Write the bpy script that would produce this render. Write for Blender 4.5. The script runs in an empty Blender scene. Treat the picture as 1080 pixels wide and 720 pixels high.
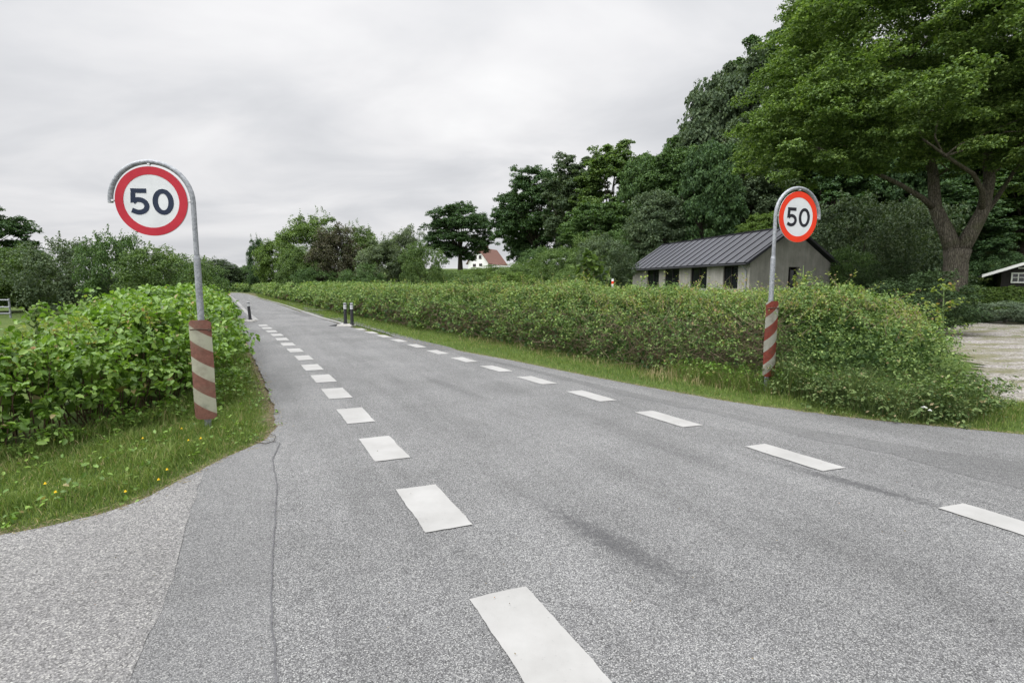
import bpy, bmesh, math
import numpy as np
from mathutils import Vector, Matrix
from mathutils.geometry import tessellate_polygon

sc = bpy.context.scene
C = sc.collection
rng = np.random.default_rng(7)
EYE = 1.6
F = 539.0
PITCH = math.atan(60 / 539)

# ------------------------------------------------------------------ helpers
def sstep(a, b, x):
    t = np.clip((np.asarray(x, float) - a) / (b - a), 0, 1)
    return t * t * (3 - 2 * t)

def spot(u, d):
    """world x for a bearing (photo column) at ground distance d"""
    return (u - 540) / F * d

def elev(v, d):
    return EYE + d * math.tan(math.atan((360 - v) / F) - PITCH)

def norm(a):
    return a / np.maximum(np.linalg.norm(a, axis=-1, keepdims=True), 1e-9)

def mesh_np(name, V, faces_flat, loop_tot):
    me = bpy.data.meshes.new(name)
    V = np.ascontiguousarray(V, dtype=np.float32)
    me.vertices.add(len(V)); me.vertices.foreach_set('co', V.ravel())
    fl = np.ascontiguousarray(faces_flat, dtype=np.int32)
    me.loops.add(len(fl)); me.loops.foreach_set('vertex_index', fl)
    lt = np.ascontiguousarray(loop_tot, dtype=np.int32)
    ls = np.concatenate([[0], np.cumsum(lt)[:-1]]).astype(np.int32)
    me.polygons.add(len(lt)); me.polygons.foreach_set('loop_start', ls)
    me.update(calc_edges=True)
    return me

def link(name, me, mat=None, parent=None, **props):
    o = bpy.data.objects.new(name, me)
    C.objects.link(o)
    if mat is not None and me is not None:
        if len(me.materials) == 0:
            me.materials.append(mat)
    if parent is not None:
        o.parent = parent
    for k, v in props.items():
        o[k] = v
    return o

def tag(o, label, cat, group=None):
    o['label'] = label; o['category'] = cat
    if group: o['group'] = group
    return o

def thing(name, loc, label, cat, group=None, rz=0.0):
    o = bpy.data.objects.new(name, None); C.objects.link(o)
    o.empty_display_size = 0.2
    o.location = loc; o.rotation_euler = (0, 0, rz)
    return tag(o, label, cat, group)

def bm_obj(name, bm, mat, parent=None, smooth=False):
    me = bpy.data.meshes.new(name)
    bmesh.ops.recalc_face_normals(bm, faces=bm.faces[:])
    bm.to_mesh(me); bm.free()
    if smooth:
        for p in me.polygons: p.use_smooth = True
    return link(name, me, mat, parent)

def add_box(bm, lo, hi, M=None):
    vs = []
    for x in (lo[0], hi[0]):
        for y in (lo[1], hi[1]):
            for z in (lo[2], hi[2]):
                v = Vector((x, y, z))
                vs.append(bm.verts.new(M @ v if M else v))
    for q in ((0,1,3,2),(4,6,7,5),(0,4,5,1),(2,3,7,6),(0,2,6,4),(1,5,7,3)):
        bm.faces.new([vs[i] for i in q])

def add_tube(bm, pts, radii, n=12, cap=True):
    pts = [Vector(p) for p in pts]
    rings = []
    ref = Vector((0.13, 0.97, 0.2)).normalized()
    for i, p in enumerate(pts):
        a = pts[max(i-1, 0)]; b = pts[min(i+1, len(pts)-1)]
        t = (b - a).normalized()
        r = ref - t * ref.dot(t)
        if r.length < 0.1:
            r = Vector((1, 0, 0)) - t * t.x
        r.normalize(); s = t.cross(r)
        rings.append([bm.verts.new(p + (r * math.cos(k*2*math.pi/n) + s * math.sin(k*2*math.pi/n)) * radii[i]) for k in range(n)])
    for i in range(len(rings)-1):
        for k in range(n):
            bm.faces.new((rings[i][k], rings[i][(k+1) % n], rings[i+1][(k+1) % n], rings[i+1][k]))
    if cap:
        bm.faces.new(rings[0][::-1]); bm.faces.new(rings[-1])

def sticks(P0, P1, r0, r1, n=3):
    """thin prisms between point arrays"""
    P0 = np.asarray(P0, float); P1 = np.asarray(P1, float)
    N = len(P0)
    t = norm(P1 - P0)
    ref = np.tile([0.3, 0.2, 0.93], (N, 1)); ref[np.abs(t[:, 2]) > .9] = [1, 0.1, 0]
    a = norm(np.cross(t, ref)); b = np.cross(t, a)
    r0 = np.broadcast_to(r0, (N,)); r1 = np.broadcast_to(r1, (N,))
    V = np.zeros((N, 2*n, 3))
    for k in range(n):
        c, s = math.cos(2*math.pi*k/n), math.sin(2*math.pi*k/n)
        d = a*c + b*s
        V[:, k] = P0 + d * r0[:, None]
        V[:, n+k] = P1 + d * r1[:, None]
    base = (np.arange(N) * 2*n)[:, None]
    q = np.array([[k, (k+1) % n, n+(k+1) % n, n+k] for k in range(n)]).ravel()[None]
    return V.reshape(-1, 3), (base + q).ravel(), np.full(N*n, 4)

def leaves(P, Nr, L, W, fold=0.18, droop=0.0, rg=rng, long=False):
    """folded leaf blades; long=True gives a six-cornered leaf"""
    N = len(P)
    Nr = norm(Nr)
    t = norm(np.cross(Nr, rg.normal(size=(N, 3))))
    if droop:
        t = norm(t + np.array([0, 0, -droop]) )
        t = norm(t - Nr * (t*Nr).sum(1)[:, None] * 0.6)
    b = norm(np.cross(t, Nr)); nn = np.cross(b, t)
    L = np.broadcast_to(L, (N,))[:, None]; W = np.broadcast_to(W, (N,))[:, None]
    base = P - t * L * .5
    tip = P + t * L * .5 - nn * L * .08
    if not long:
        V = np.stack([base, P + b*W*.5 + nn*W*fold, tip, P - b*W*.5 + nn*W*fold], 1)
        q = np.array([0, 1, 2, 0, 2, 3]); lt = np.full(N*2, 3); k = 4
    else:
        c1 = P - t*L*.2; c2 = P + t*L*.18
        V = np.stack([base, c1 + b*W*.46 + nn*W*fold, c2 + b*W*.42 + nn*W*fold, tip,
                      c2 - b*W*.42 + nn*W*fold, c1 - b*W*.46 + nn*W*fold], 1)
        q = np.array([0, 1, 2, 3, 0, 3, 4, 5]); lt = np.full(N*2, 4); k = 6
    idx = (np.arange(N)*k)[:, None] + q[None]
    return V.reshape(-1, 3), idx.ravel(), lt

def join(parts):
    off = 0; Vs = []; Fs = []; Ls = []
    for V, Fi, Lt in parts:
        Vs.append(V); Fs.append(Fi + off); Ls.append(Lt); off += len(V)
    return np.concatenate(Vs), np.concatenate(Fs), np.concatenate(Ls)

def blades(P, h, w, lean, rg=rng):
    """grass blades, two faces each"""
    N = len(P)
    a = rg.uniform(0, 2*math.pi, N); s = np.stack([np.cos(a), np.sin(a), np.zeros(N)], 1)
    a2 = rg.uniform(0, 2*math.pi, N); ld = np.stack([np.cos(a2), np.sin(a2), np.zeros(N)], 1)
    h = np.broadcast_to(h, (N,))[:, None]; w = np.broadcast_to(w, (N,))[:, None]
    ln = (rg.uniform(.1, 1, N)[:, None]) * lean * h
    up = np.array([0, 0, 1.0])
    m = P + up*h*.6 + ld*ln*.3
    tip = P + up*h*.95 + ld*ln
    V = np.stack([P - s*w*.5, P + s*w*.5, m + s*w*.4, m - s*w*.4, tip], 1)
    idx = (np.arange(N)*5)[:, None] + np.array([0, 1, 2, 3, 3, 2, 4])[None]
    lt = np.tile([4, 3], N)
    return V.reshape(-1, 3), idx.ravel(), lt

# smooth pseudo-noise in plan
_nk = np.random.default_rng(3).normal(size=(10, 3)); _np = np.random.default_rng(4).uniform(0, 6.28, 10)
def wob(x, y, z=0.0, s=1.0):
    v = 0
    for k in range(10):
        m = 1 + .35*k
        v = v + np.sin((_nk[k, 0]*x + _nk[k, 1]*y + _nk[k, 2]*z)*s*m + _np[k]) / (1 + .3*k)
    return v / 3.2

def poly_sd(px, py, poly, closed=True):
    """signed distance (+ outside) to a polygon in plan"""
    poly = np.asarray(poly, float); n = len(poly)
    d = np.full(px.shape, 1e9); ins = np.zeros(px.shape, bool)
    for i in range(n if closed else n-1):
        a = poly[i]; b = poly[(i+1) % n]
        e = b - a; wx = px - a[0]; wy = py - a[1]
        t = np.clip((wx*e[0] + wy*e[1]) / max(e @ e, 1e-12), 0, 1)
        d = np.minimum(d, np.hypot(wx - e[0]*t, wy - e[1]*t))
        if closed:
            cond = (a[1] > py) != (b[1] > py)
            with np.errstate(divide='ignore', invalid='ignore'):
                xi = a[0] + (py - a[1]) * e[0] / (e[1] if abs(e[1]) > 1e-12 else 1e-12)
            ins ^= cond & (px < xi)
    return np.where(ins, -d, d) if closed else d

def in_poly(n, poly, rg=rng, weight=None):
    """n random points inside a polygon, denser where weight is larger"""
    P = np.asarray(poly, float)
    tri = tessellate_polygon([[Vector((p[0], p[1], 0)) for p in P]])
    T = P[np.array(tri)]
    for _ in range(40):
        e = np.linalg.norm(T - np.roll(T, -1, 1), axis=2); c = T.mean(1)
        k = e.argmax(1); big = e.max(1) > np.maximum(.35, .10*np.hypot(c[:, 0], c[:, 1]))
        if not big.any(): break
        B = T[big]; kb = k[big]; r = np.arange(len(B))
        a, b, o = B[r, kb], B[r, (kb+1) % 3], B[r, (kb+2) % 3]; m = (a+b)/2
        T = np.concatenate([T[~big], np.stack([a, m, o], 1), np.stack([m, b, o], 1)])
    d1 = T[:, 1]-T[:, 0]; d2 = T[:, 2]-T[:, 0]
    A = np.abs(d1[:, 0]*d2[:, 1]-d1[:, 1]*d2[:, 0])
    c = T.mean(1)
    if weight is not None: A = A*np.clip(np.asarray(weight(c[:, 0], c[:, 1]), float), 0, None)
    cs = np.cumsum(A)
    t = T[np.minimum(np.searchsorted(cs, rg.uniform(0, cs[-1], n)), len(T)-1)]
    u = rg.uniform(size=(n, 1)); v = rg.uniform(size=(n, 1)); f = (u+v) > 1
    u = np.where(f, 1-u, u); v = np.where(f, 1-v, v)
    return t[:, 0] + (t[:, 1]-t[:, 0])*u + (t[:, 2]-t[:, 0])*v

# ------------------------------------------------------------------ materials
def new_mat(name):
    m = bpy.data.materials.new(name); m.use_nodes = True
    nt = m.node_tree
    for n in list(nt.nodes): nt.nodes.remove(n)
    out = nt.nodes.new('ShaderNodeOutputMaterial')
    return m, nt, out

def N(nt, typ, **kw):
    n = nt.nodes.new(typ)
    for k, v in kw.items():
        if k in n.inputs.keys() if hasattr(n.inputs, 'keys') else False:
            n.inputs[k].default_value = v
        else:
            setattr(n, k, v)
    return n

def ramp(nt, stops, fac=None, interp='LINEAR'):
    r = nt.nodes.new('ShaderNodeValToRGB'); r.color_ramp.interpolation = interp
    el = r.color_ramp.elements
    while len(el) > 1: el.remove(el[-1])
    el[0].position = stops[0][0]; el[0].color = (*stops[0][1], 1)
    for p, c in stops[1:]:
        e = el.new(p); e.color = (*c, 1)
    if fac is not None: nt.links.new(fac, r.inputs[0])
    return r

def g3(v): return (v, v, v)

def mixc(nt, fac, a, b, mode='MIX'):
    m = nt.nodes.new('ShaderNodeMix'); m.data_type = 'RGBA'; m.blend_type = mode
    for sock, val in ((m.inputs[0], fac), (m.inputs[6], a), (m.inputs[7], b)):
        if isinstance(val, (int, float)): sock.default_value = val
        elif isinstance(val, tuple): sock.default_value = (*val, 1) if len(val) == 3 else val
        else: nt.links.new(val, sock)
    return m.outputs[2]

def noise(nt, vec, scale, detail=4, rough=.5, dist=0):
    n = nt.nodes.new('ShaderNodeTexNoise'); n.inputs['Scale'].default_value = scale
    n.inputs['Detail'].default_value = detail; n.inputs['Roughness'].default_value = rough
    n.inputs['Distortion'].default_value = dist
    if vec is not None: nt.links.new(vec, n.inputs['Vector'])
    return n.outputs['Fac']

def mathn(nt, op, a, b=None, clamp=False):
    m = nt.nodes.new('ShaderNodeMath'); m.operation = op; m.use_clamp = clamp
    for i, v in enumerate((a, b)):
        if v is None: continue
        if isinstance(v, (int, float)): m.inputs[i].default_value = v
        else: nt.links.new(v, m.inputs[i])
    return m.outputs[0]

def bump(nt, h, strength, dist):
    b = nt.nodes.new('ShaderNodeBump'); b.inputs['Strength'].default_value = strength
    b.inputs['Distance'].default_value = dist
    nt.links.new(h, b.inputs['Height']); return b.outputs[0]

def principled(nt, out, col, rough=.7, spec=.3, metal=0, nrm=None):
    p = nt.nodes.new('ShaderNodeBsdfPrincipled')
    if isinstance(col, tuple): p.inputs['Base Color'].default_value = (*col, 1)
    else: nt.links.new(col, p.inputs['Base Color'])
    if isinstance(rough, (int, float)): p.inputs['Roughness'].default_value = rough
    else: nt.links.new(rough, p.inputs['Roughness'])
    p.inputs['Specular IOR Level'].default_value = spec
    p.inputs['Metallic'].default_value = metal
    if nrm is not None: nt.links.new(nrm, p.inputs['Normal'])
    nt.links.new(p.outputs[0], out.inputs[0])
    return p

def coords(nt, kind='Object'):
    return nt.nodes.new('ShaderNodeTexCoord').outputs[kind]

def leaf_mat(name, dark, mid, light, accent=None, trans=.3, pscale=.6, rough=.6, acc_amt=.02, spec=.18, gain=1.0):
    dark, mid, light = (tuple(x*gain for x in c_) for c_ in (dark, mid, light))
    m, nt, out = new_mat(name)
    g = nt.nodes.new('ShaderNodeNewGeometry')
    rnd = g.outputs['Random Per Island']
    big = noise(nt, g.outputs['Position'], pscale, 2)
    f = mathn(nt, 'ADD', mathn(nt, 'MULTIPLY', rnd, .62), mathn(nt, 'MULTIPLY', big, .55))
    stops = [(.15, dark), (.55, mid), (.95, light)]
    col = ramp(nt, stops, f).outputs[0]
    if accent:
        r2 = mathn(nt, 'FRACT', mathn(nt, 'MULTIPLY', rnd, 37.31))
        sel = mathn(nt, 'LESS_THAN', r2, acc_amt)
        col = mixc(nt, sel, col, accent)
    p = nt.nodes.new('ShaderNodeBsdfPrincipled'); nt.links.new(col, p.inputs['Base Color'])
    p.inputs['Roughness'].default_value = rough; p.inputs['Specular IOR Level'].default_value = spec
    t = nt.nodes.new('ShaderNodeBsdfTranslucent')
    tc = mixc(nt, 1.0, col, (1.25, 1.35, .55), 'MULTIPLY'); nt.links.new(tc, t.inputs[0])
    mx = nt.nodes.new('ShaderNodeMixShader'); mx.inputs[0].default_value = trans
    nt.links.new(p.outputs[0], mx.inputs[1]); nt.links.new(t.outputs[0], mx.inputs[2])
    nt.links.new(mx.outputs[0], out.inputs[0])
    return m

def flat_mat(name, col, rough=.6, spec=.3, metal=0, var=.12, scale=8, bmp=0):
    m, nt, out = new_mat(name)
    c = coords(nt)
    f = noise(nt, c, scale, 5, .6)
    a = tuple(x*(1-var) for x in col); b = tuple(min(1, x*(1+var)) for x in col)
    cc = ramp(nt, [(.3, a), (.7, b)], f).outputs[0]
    nr = bump(nt, f, bmp, .01) if bmp else None
    principled(nt, out, cc, rough, spec, metal, nr)
    return m

def asphalt_mat(name, base, contrast=.5, warm=0.0, stains=True, cell=95):
    m, nt, out = new_mat(name)
    c = coords(nt)
    v = nt.nodes.new('ShaderNodeTexVoronoi'); v.inputs['Scale'].default_value = cell
    nt.links.new(c, v.inputs['Vector'])
    sep = nt.nodes.new('ShaderNodeSeparateColor'); nt.links.new(v.outputs['Color'], sep.inputs[0])
    lo, hi = base*(1-contrast), base*(1+contrast)
    w = 1 + warm
    chip = ramp(nt, [(0, (lo*.55*w, lo*.55, lo*.55/w)), (.25, (lo*w, lo, lo/w)), (.7, (base*w, base, base/w)), (1, (hi*1.25*w, hi*1.25, hi*1.2/w))], sep.outputs[0]).outputs[0]
    # bitumen between the chips
    edge = ramp(nt, [(.35, g3(1)), (.75, g3(.45))], v.outputs['Distance']).outputs[0]
    # wear patches
    big = noise(nt, c, .55, 6, .62)
    fine = noise(nt, c, 7, 4, .6)
    chip = mixc(nt, .75, chip, edge, 'MULTIPLY')
    col = mixc(nt, 1, chip, ramp(nt, [(.3, g3(.80)), (.7, g3(1.16))], big).outputs[0], 'MULTIPLY')
    col = mixc(nt, 1, col, ramp(nt, [(.3, g3(.95)), (.7, g3(1.04))], fine).outputs[0], 'MULTIPLY')
    if stains:
        mp = nt.nodes.new('ShaderNodeMapping'); mp.vector_type = 'POINT'
        nt.links.new(c, mp.inputs[0])
        mp.inputs['Rotation'].default_value = (0, 0, math.radians(-28))
        # long wheel polish along the lane
        st = nt.nodes.new('ShaderNodeMapping'); nt.links.new(mp.outputs[0], st.inputs[0])
        st.inputs['Scale'].default_value = (1.3, .12, 1)
        s = noise(nt, st.outputs[0], 1.6, 5, .65)
        col = mixc(nt, 1, col, ramp(nt, [(.3, g3(.80)), (.55, g3(1.0)), (.8, g3(1.10))], s).outputs[0], 'MULTIPLY')
        # scuffs: own place, own shape
        for (cx, cy, rot, lx, ly, amt) in ((.62, 3.05, 35, .15, .85, .62), (2.75, 4.0, 38, .10, .85, .62), (1.7, 4.6, 33, .12, .9, .2), (-1.0, 8.0, 33, .15, 1.6, .3)):
            mm = nt.nodes.new('ShaderNodeMapping'); mm.vector_type = 'TEXTURE'
            mm.inputs['Location'].default_value = (cx, cy, 0); mm.inputs['Rotation'].default_value = (0, 0, math.radians(rot))
            mm.inputs['Scale'].default_value = (lx, ly, 1); nt.links.new(c, mm.inputs[0])
            ln = nt.nodes.new('ShaderNodeVectorMath'); ln.operation = 'LENGTH'; nt.links.new(mm.outputs[0], ln.inputs[0])
            nn = noise(nt, c, 22, 5, .75)
            k = mathn(nt, 'ADD', ln.outputs['Value'], mathn(nt, 'MULTIPLY', mathn(nt, 'SUBTRACT', nn, .5), 2.6))
            fac = ramp(nt, [(.25, g3(amt)), (.95, g3(0))], k).outputs[0]
            col = mixc(nt, fac, col, (.035, .035, .037))
    nr = bump(nt, v.outputs['Distance'], .55, .004)
    principled(nt, out, col, .82, .25, 0, nr)
    return m

M_asph = asphalt_mat('asphalt', .190, .43, cell=200)
M_asph2 = asphalt_mat('asphalt_smooth', .146, .34, cell=200, stains=False)
M_strip = asphalt_mat('asphalt_strip', .168, .30, cell=200, stains=False)
M_side = asphalt_mat('asphalt_side', .198, .27, warm=.02, stains=False, cell=130)
M_tar = flat_mat('tar_joint', (.085, .085, .088), .8, .2, var=.4, scale=40)
M_patch = asphalt_mat('asphalt_patch', .135, .35, cell=190, stains=False)

def paint_mat():
    m, nt, out = new_mat('road_paint')
    c = coords(nt)
    f = noise(nt, c, 35, 5, .7); g = noise(nt, c, 2.2, 4, .6)
    col = ramp(nt, [(.3, (.235, .232, .222)), (.7, (.30, .297, .288))], g).outputs[0]
    k = mathn(nt, 'ADD', mathn(nt, 'MULTIPLY', f, .8), mathn(nt, 'MULTIPLY', g, .35))
    chips = ramp(nt, [(.385, g3(1)), (.45, g3(0))], k).outputs[0]
    col = mixc(nt, chips, col, (.20, .20, .195))
    principled(nt, out, col, .65, .3, 0, bump(nt, f, .3, .003))
    return m
M_paint = paint_mat()

def ground_mat():
    m, nt, out = new_mat('ground_grass')
    c = coords(nt)
    a = noise(nt, c, 14, 6, .7); b = noise(nt, c, .35, 4, .6)
    col = ramp(nt, [(.25, (.030, .040, .014)), (.5, (.055, .085, .022)), (.75, (.10, .12, .04))], a).outputs[0]
    col = mixc(nt, 1, col, ramp(nt, [(.3, (.8, .9, .8)), (.7, (1.25, 1.15, 1.0))], b).outputs[0], 'MULTIPLY')
    at = nt.nodes.new('ShaderNodeAttribute'); at.attribute_name = 'bare'
    soil = ramp(nt, [(.3, (.07, .052, .035)), (.7, (.17, .135, .095))], noise(nt, c, 30, 5, .7)).outputs[0]
    k = mathn(nt, 'MULTIPLY', at.outputs['Fac'], mathn(nt, 'ADD', .55, a), True)
    col = mixc(nt, k, col, soil)
    principled(nt, out, col, .95, .1, 0, bump(nt, a, .6, .04))
    return m
M_ground = ground_mat()

def gravel_mat():
    m, nt, out = new_mat('gravel')
    c = coords(nt)
    v = nt.nodes.new('ShaderNodeTexVoronoi'); v.inputs['Scale'].default_value = 38; nt.links.new(c, v.inputs['Vector'])
    sep = nt.nodes.new('ShaderNodeSeparateColor'); nt.links.new(v.outputs['Color'], sep.inputs[0])
    col = ramp(nt, [(0, (.095, .085, .078)), (.5, (.205, .19, .175)), (1, (.34, .32, .30))], sep.outputs[0]).outputs[0]
    st = nt.nodes.new('ShaderNodeMapping'); nt.links.new(c, st.inputs[0]); st.inputs['Scale'].default_value = (.6, 1.3, 1)
    st.inputs['Rotation'].default_value = (0, 0, math.radians(20))
    p = noise(nt, st.outputs[0], .9, 6, .7)
    moss = ramp(nt, [(.43, g3(0)), (.58, g3(.85))], p).outputs[0]
    mc = ramp(nt, [(.3, (.06, .07, .025)), (.7, (.14, .125, .06))], noise(nt, c, 18, 4, .7)).outputs[0]
    col = mixc(nt, moss, col, mc)
    principled(nt, out, col, .9, .2, 0, bump(nt, v.outputs['Distance'], .6, .02))
    return m
M_gravel = gravel_mat()

def bark_mat(name, col):
    m, nt, out = new_mat(name); c = coords(nt)
    st = nt.nodes.new('ShaderNodeMapping'); nt.links.new(c, st.inputs[0]); st.inputs['Scale'].default_value = (1, 1, .22)
    v = nt.nodes.new('ShaderNodeTexVoronoi'); v.feature = 'DISTANCE_TO_EDGE'; v.inputs['Scale'].default_value = 13; nt.links.new(st.outputs[0], v.inputs[0])
    f = noise(nt, st.outputs[0], 9, 6, .7); g = noise(nt, c, 1.3, 4, .6)
    cc = ramp(nt, [(.25, tuple(x*.5 for x in col)), (.5, col), (.8, tuple(x*1.5 for x in col))], f).outputs[0]
    cc = mixc(nt, 1, cc, ramp(nt, [(0, g3(.35)), (.14, g3(1))], v.outputs['Distance']).outputs[0], 'MULTIPLY')
    cc = mixc(nt, ramp(nt, [(.5, g3(0)), (.7, g3(.55))], g).outputs[0], cc, (.075, .085, .04))
    h = mathn(nt, 'ADD', mathn(nt, 'MULTIPLY', v.outputs['Distance'], 2.0), f)
    principled(nt, out, cc, .95, .1, 0, bump(nt, h, 1.0, .05)); return m
M_bark = bark_mat('bark', (.14, .125, .10))
M_barkdark = flat_mat('bark_dark', (.05, .042, .034), .9, .1, var=.4, scale=5, bmp=.6)
M_twig = flat_mat('twig', (.12, .085, .055), .9, .1, var=.4, scale=6)
M_stem = flat_mat('green_stem', (.08, .12, .035), .7, .2, var=.2, scale=6)

L_oakbig = leaf_mat('leaves_big_oak', gain=1.6, dark=(.022, .038, .013), mid=(.055, .092, .024), light=(.13, .18, .05), trans=.3, pscale=.35)
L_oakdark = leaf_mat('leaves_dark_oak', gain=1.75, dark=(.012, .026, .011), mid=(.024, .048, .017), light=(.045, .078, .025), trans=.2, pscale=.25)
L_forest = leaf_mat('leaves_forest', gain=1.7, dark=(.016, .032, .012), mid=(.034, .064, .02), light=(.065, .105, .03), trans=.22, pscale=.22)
L_forest2 = leaf_mat('leaves_forest_grey', gain=1.5, dark=(.022, .036, .02), mid=(.045, .068, .034), light=(.075, .10, .05), trans=.2, pscale=.25)
L_forest3 = leaf_mat('leaves_forest_yellow', gain=1.3, dark=(.030, .052, .013), mid=(.062, .105, .022), light=(.11, .16, .036), trans=.28, pscale=.25)
L_light = leaf_mat('leaves_light', gain=1.15, dark=(.034, .058, .020), mid=(.078, .125, .036), light=(.14, .20, .06), trans=.3, pscale=.4)
L_copse = leaf_mat('leaves_copse', gain=1.4, dark=(.026, .046, .016), mid=(.060, .100, .03), light=(.11, .155, .048), trans=.28, pscale=.35)
L_grey = leaf_mat('leaves_willow', (.05, .072, .04), (.095, .13, .068), (.15, .19, .10), trans=.25, pscale=.4)
L_purple = leaf_mat('leaves_purple', (.028, .028, .018), (.060, .060, .036), (.095, .10, .052), accent=(.09, .075, .05), trans=.2, acc_amt=.1)
L_shrub = leaf_mat('leaves_shrub', gain=1.15, dark=(.030, .055, .018), mid=(.066, .112, .032), light=(.12, .17, .055), trans=.28)
L_yew = leaf_mat('leaves_yew', gain=1.3, dark=(.010, .022, .008), mid=(.022, .042, .013), light=(.04, .066, .02), trans=.1)
L_dog = leaf_mat('leaves_dogwood', gain=1.15, dark=(.040, .080, .014), mid=(.10, .185, .030), light=(.19, .29, .055), accent=(.26, .22, .09), trans=.3, pscale=1.1, rough=.42, spec=.35, acc_amt=.015)
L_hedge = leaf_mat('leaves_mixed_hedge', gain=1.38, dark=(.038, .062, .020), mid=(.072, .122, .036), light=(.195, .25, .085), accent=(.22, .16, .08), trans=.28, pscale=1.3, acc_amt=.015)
L_brown = leaf_mat('leaves_brown', (.05, .042, .026), (.10, .082, .05), (.17, .135, .08), accent=(.24, .13, .07), trans=.2, acc_amt=.04)
L_sprig = leaf_mat('leaves_young', (.10, .14, .03), (.20, .25, .06), (.32, .35, .12), accent=(.35, .22, .12), trans=.35, acc_amt=.08)
L_cotone = leaf_mat('leaves_silver', (.05, .075, .045), (.10, .14, .085), (.19, .24, .16), trans=.15, pscale=2)
L_grass = leaf_mat('grass_blades', gain=1.1, dark=(.045, .085, .014), mid=(.10, .155, .034), light=(.20, .25, .075), accent=(.30, .26, .13), trans=.3, pscale=5, acc_amt=.06)
L_weed = leaf_mat('leaves_weeds', (.03, .055, .018), (.075, .12, .038), (.16, .21, .075), accent=(.30, .25, .14), trans=.25, pscale=2, acc_amt=.05)
L_straw = leaf_mat('dry_grass', (.16, .125, .06), (.28, .23, .12), (.40, .34, .19), trans=.2, pscale=1.5)

# ------------------------------------------------------------------ the plan of the place
right_edge = [(-95,115.5),(-74,112.3),(-60,105.5),(-52,98),(-44.75,87.1),(-28.6,58.0),(-20.0,43.5),(-12.4,30.0),(-7.2,21.1),(-4.6,16.9),(-1.9,13.05),(0.0,10.74),(1.25,9.0),(2.25,7.75),(3.04,6.85),(3.7,6.33),(4.28,5.95),(4.94,5.63),(5.5,5.35),(7.2,4.55),(12,2.4),(22,-2)]
left_edge = [(-14,.3),(-7,1.85),(-4.3,2.75),(-3.31,3.13),(-3.09,3.27),(-2.9,3.43),(-2.77,3.67),(-2.72,4.1),(-2.66,4.62),(-2.55,5.15),(-2.68,5.66),(-3.1,6.54),(-4.22,8.55),(-6.35,12.3),(-8.25,15.7),(-11.9,22),(-22.1,40),(-37,67),(-49.3,87.1),(-55,94),(-64,101),(-76,106.5),(-95,110.5)]
road_poly = left_edge + right_edge + [(22, -14), (-14, -14)]
road_np = np.array(road_poly)

def ground_z(x, y, cell=0.1):
    x = np.asarray(x, float); y = np.asarray(y, float)
    nn = .866*x + .5*y - 5.5          # distance beyond the right road edge
    rise = .047*np.clip(y - 24, 0, 140)
    rise = rise * sstep(4, 26, nn)
    rise = rise * (1 - .75*sstep(20, 32, x)*(1 - sstep(45, 75, y)))
    hill = 11*sstep(40, 105, nn)*sstep(8, 50, x)*sstep(45, 90, y + .3*x)
    far = -6*sstep(170, 260, y)
    sd = poly_sd(x, y, road_np)
    v = sstep(0.02, .35, sd - cell)
    z = -.03 + v*.07
    z = z + v*(.012*wob(x, y, 0, 4) + .02*wob(x, y, 0, 1.1))
    return z + rise + hill + np.where(rise + hill > 3, far, 0) * sstep(3, 6, rise+hill)

# ------------------------------------------------------------------ ground
def axis(lo, hi, step, far, k=1.09):
    a = list(np.arange(lo, hi, step))
    s = step; x = hi
    while x < far:
        a.append(x); s *= k; x += s
    a.append(far)
    s = step; x = lo; b = []
    while x > -far:
        s *= k; x -= s; b.append(x)
    b.append(-far - 1)
    return np.array(b[::-1] + a)
gx = axis(-9, 9, .11, 900); gy = axis(1.5, 14, .11, 900)
X, Y = np.meshgrid(gx, gy)
cellx = np.gradient(gx)[None].repeat(len(gy), 0); celly = np.gradient(gy)[:, None].repeat(len(gx), 1)
cell = np.clip(np.maximum(cellx, celly), .08, 6)
Z = ground_z(X, Y, np.minimum(cell, 1.5))
V = np.stack([X, Y, Z], -1).reshape(-1, 3)
nx_, ny_ = len(gx), len(gy)
i = np.arange((ny_-1)*nx_).reshape(ny_-1, nx_)[:, :-1].ravel()
Fq = np.stack([i, i+1, i+nx_+1, i+nx_], 1).ravel()
me = mesh_np('ground', V, Fq, np.full(len(i), 4))
me.polygons.foreach_set('use_smooth', np.ones(len(i), bool))
at = me.attributes.new('bare', 'FLOAT', 'POINT')
sdg = poly_sd(X, Y, road_np)
bare = (1 - sstep(.02, .22, sdg)).ravel().astype(np.float32)
at.data.foreach_set('value', bare)
link('ground', me, M_ground, kind='structure')

def sheet(name, poly, z, mat, parent=None, zf=None):
    tris = tessellate_polygon([[Vector((p[0], p[1], 0)) for p in poly]])
    V = np.array([(p[0], p[1], z) for p in poly])
    me = mesh_np(name, V, np.array(tris).ravel(), np.full(len(tris), 3))
    # tessellation may face down
    bm = bmesh.new(); bm.from_mesh(me)
    for f in bm.faces:
        f.normal_update()
        if f.normal.z < 0: f.normal_flip()
    bm.to_mesh(me); bm.free()
    return link(name, me, mat, parent)

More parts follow.
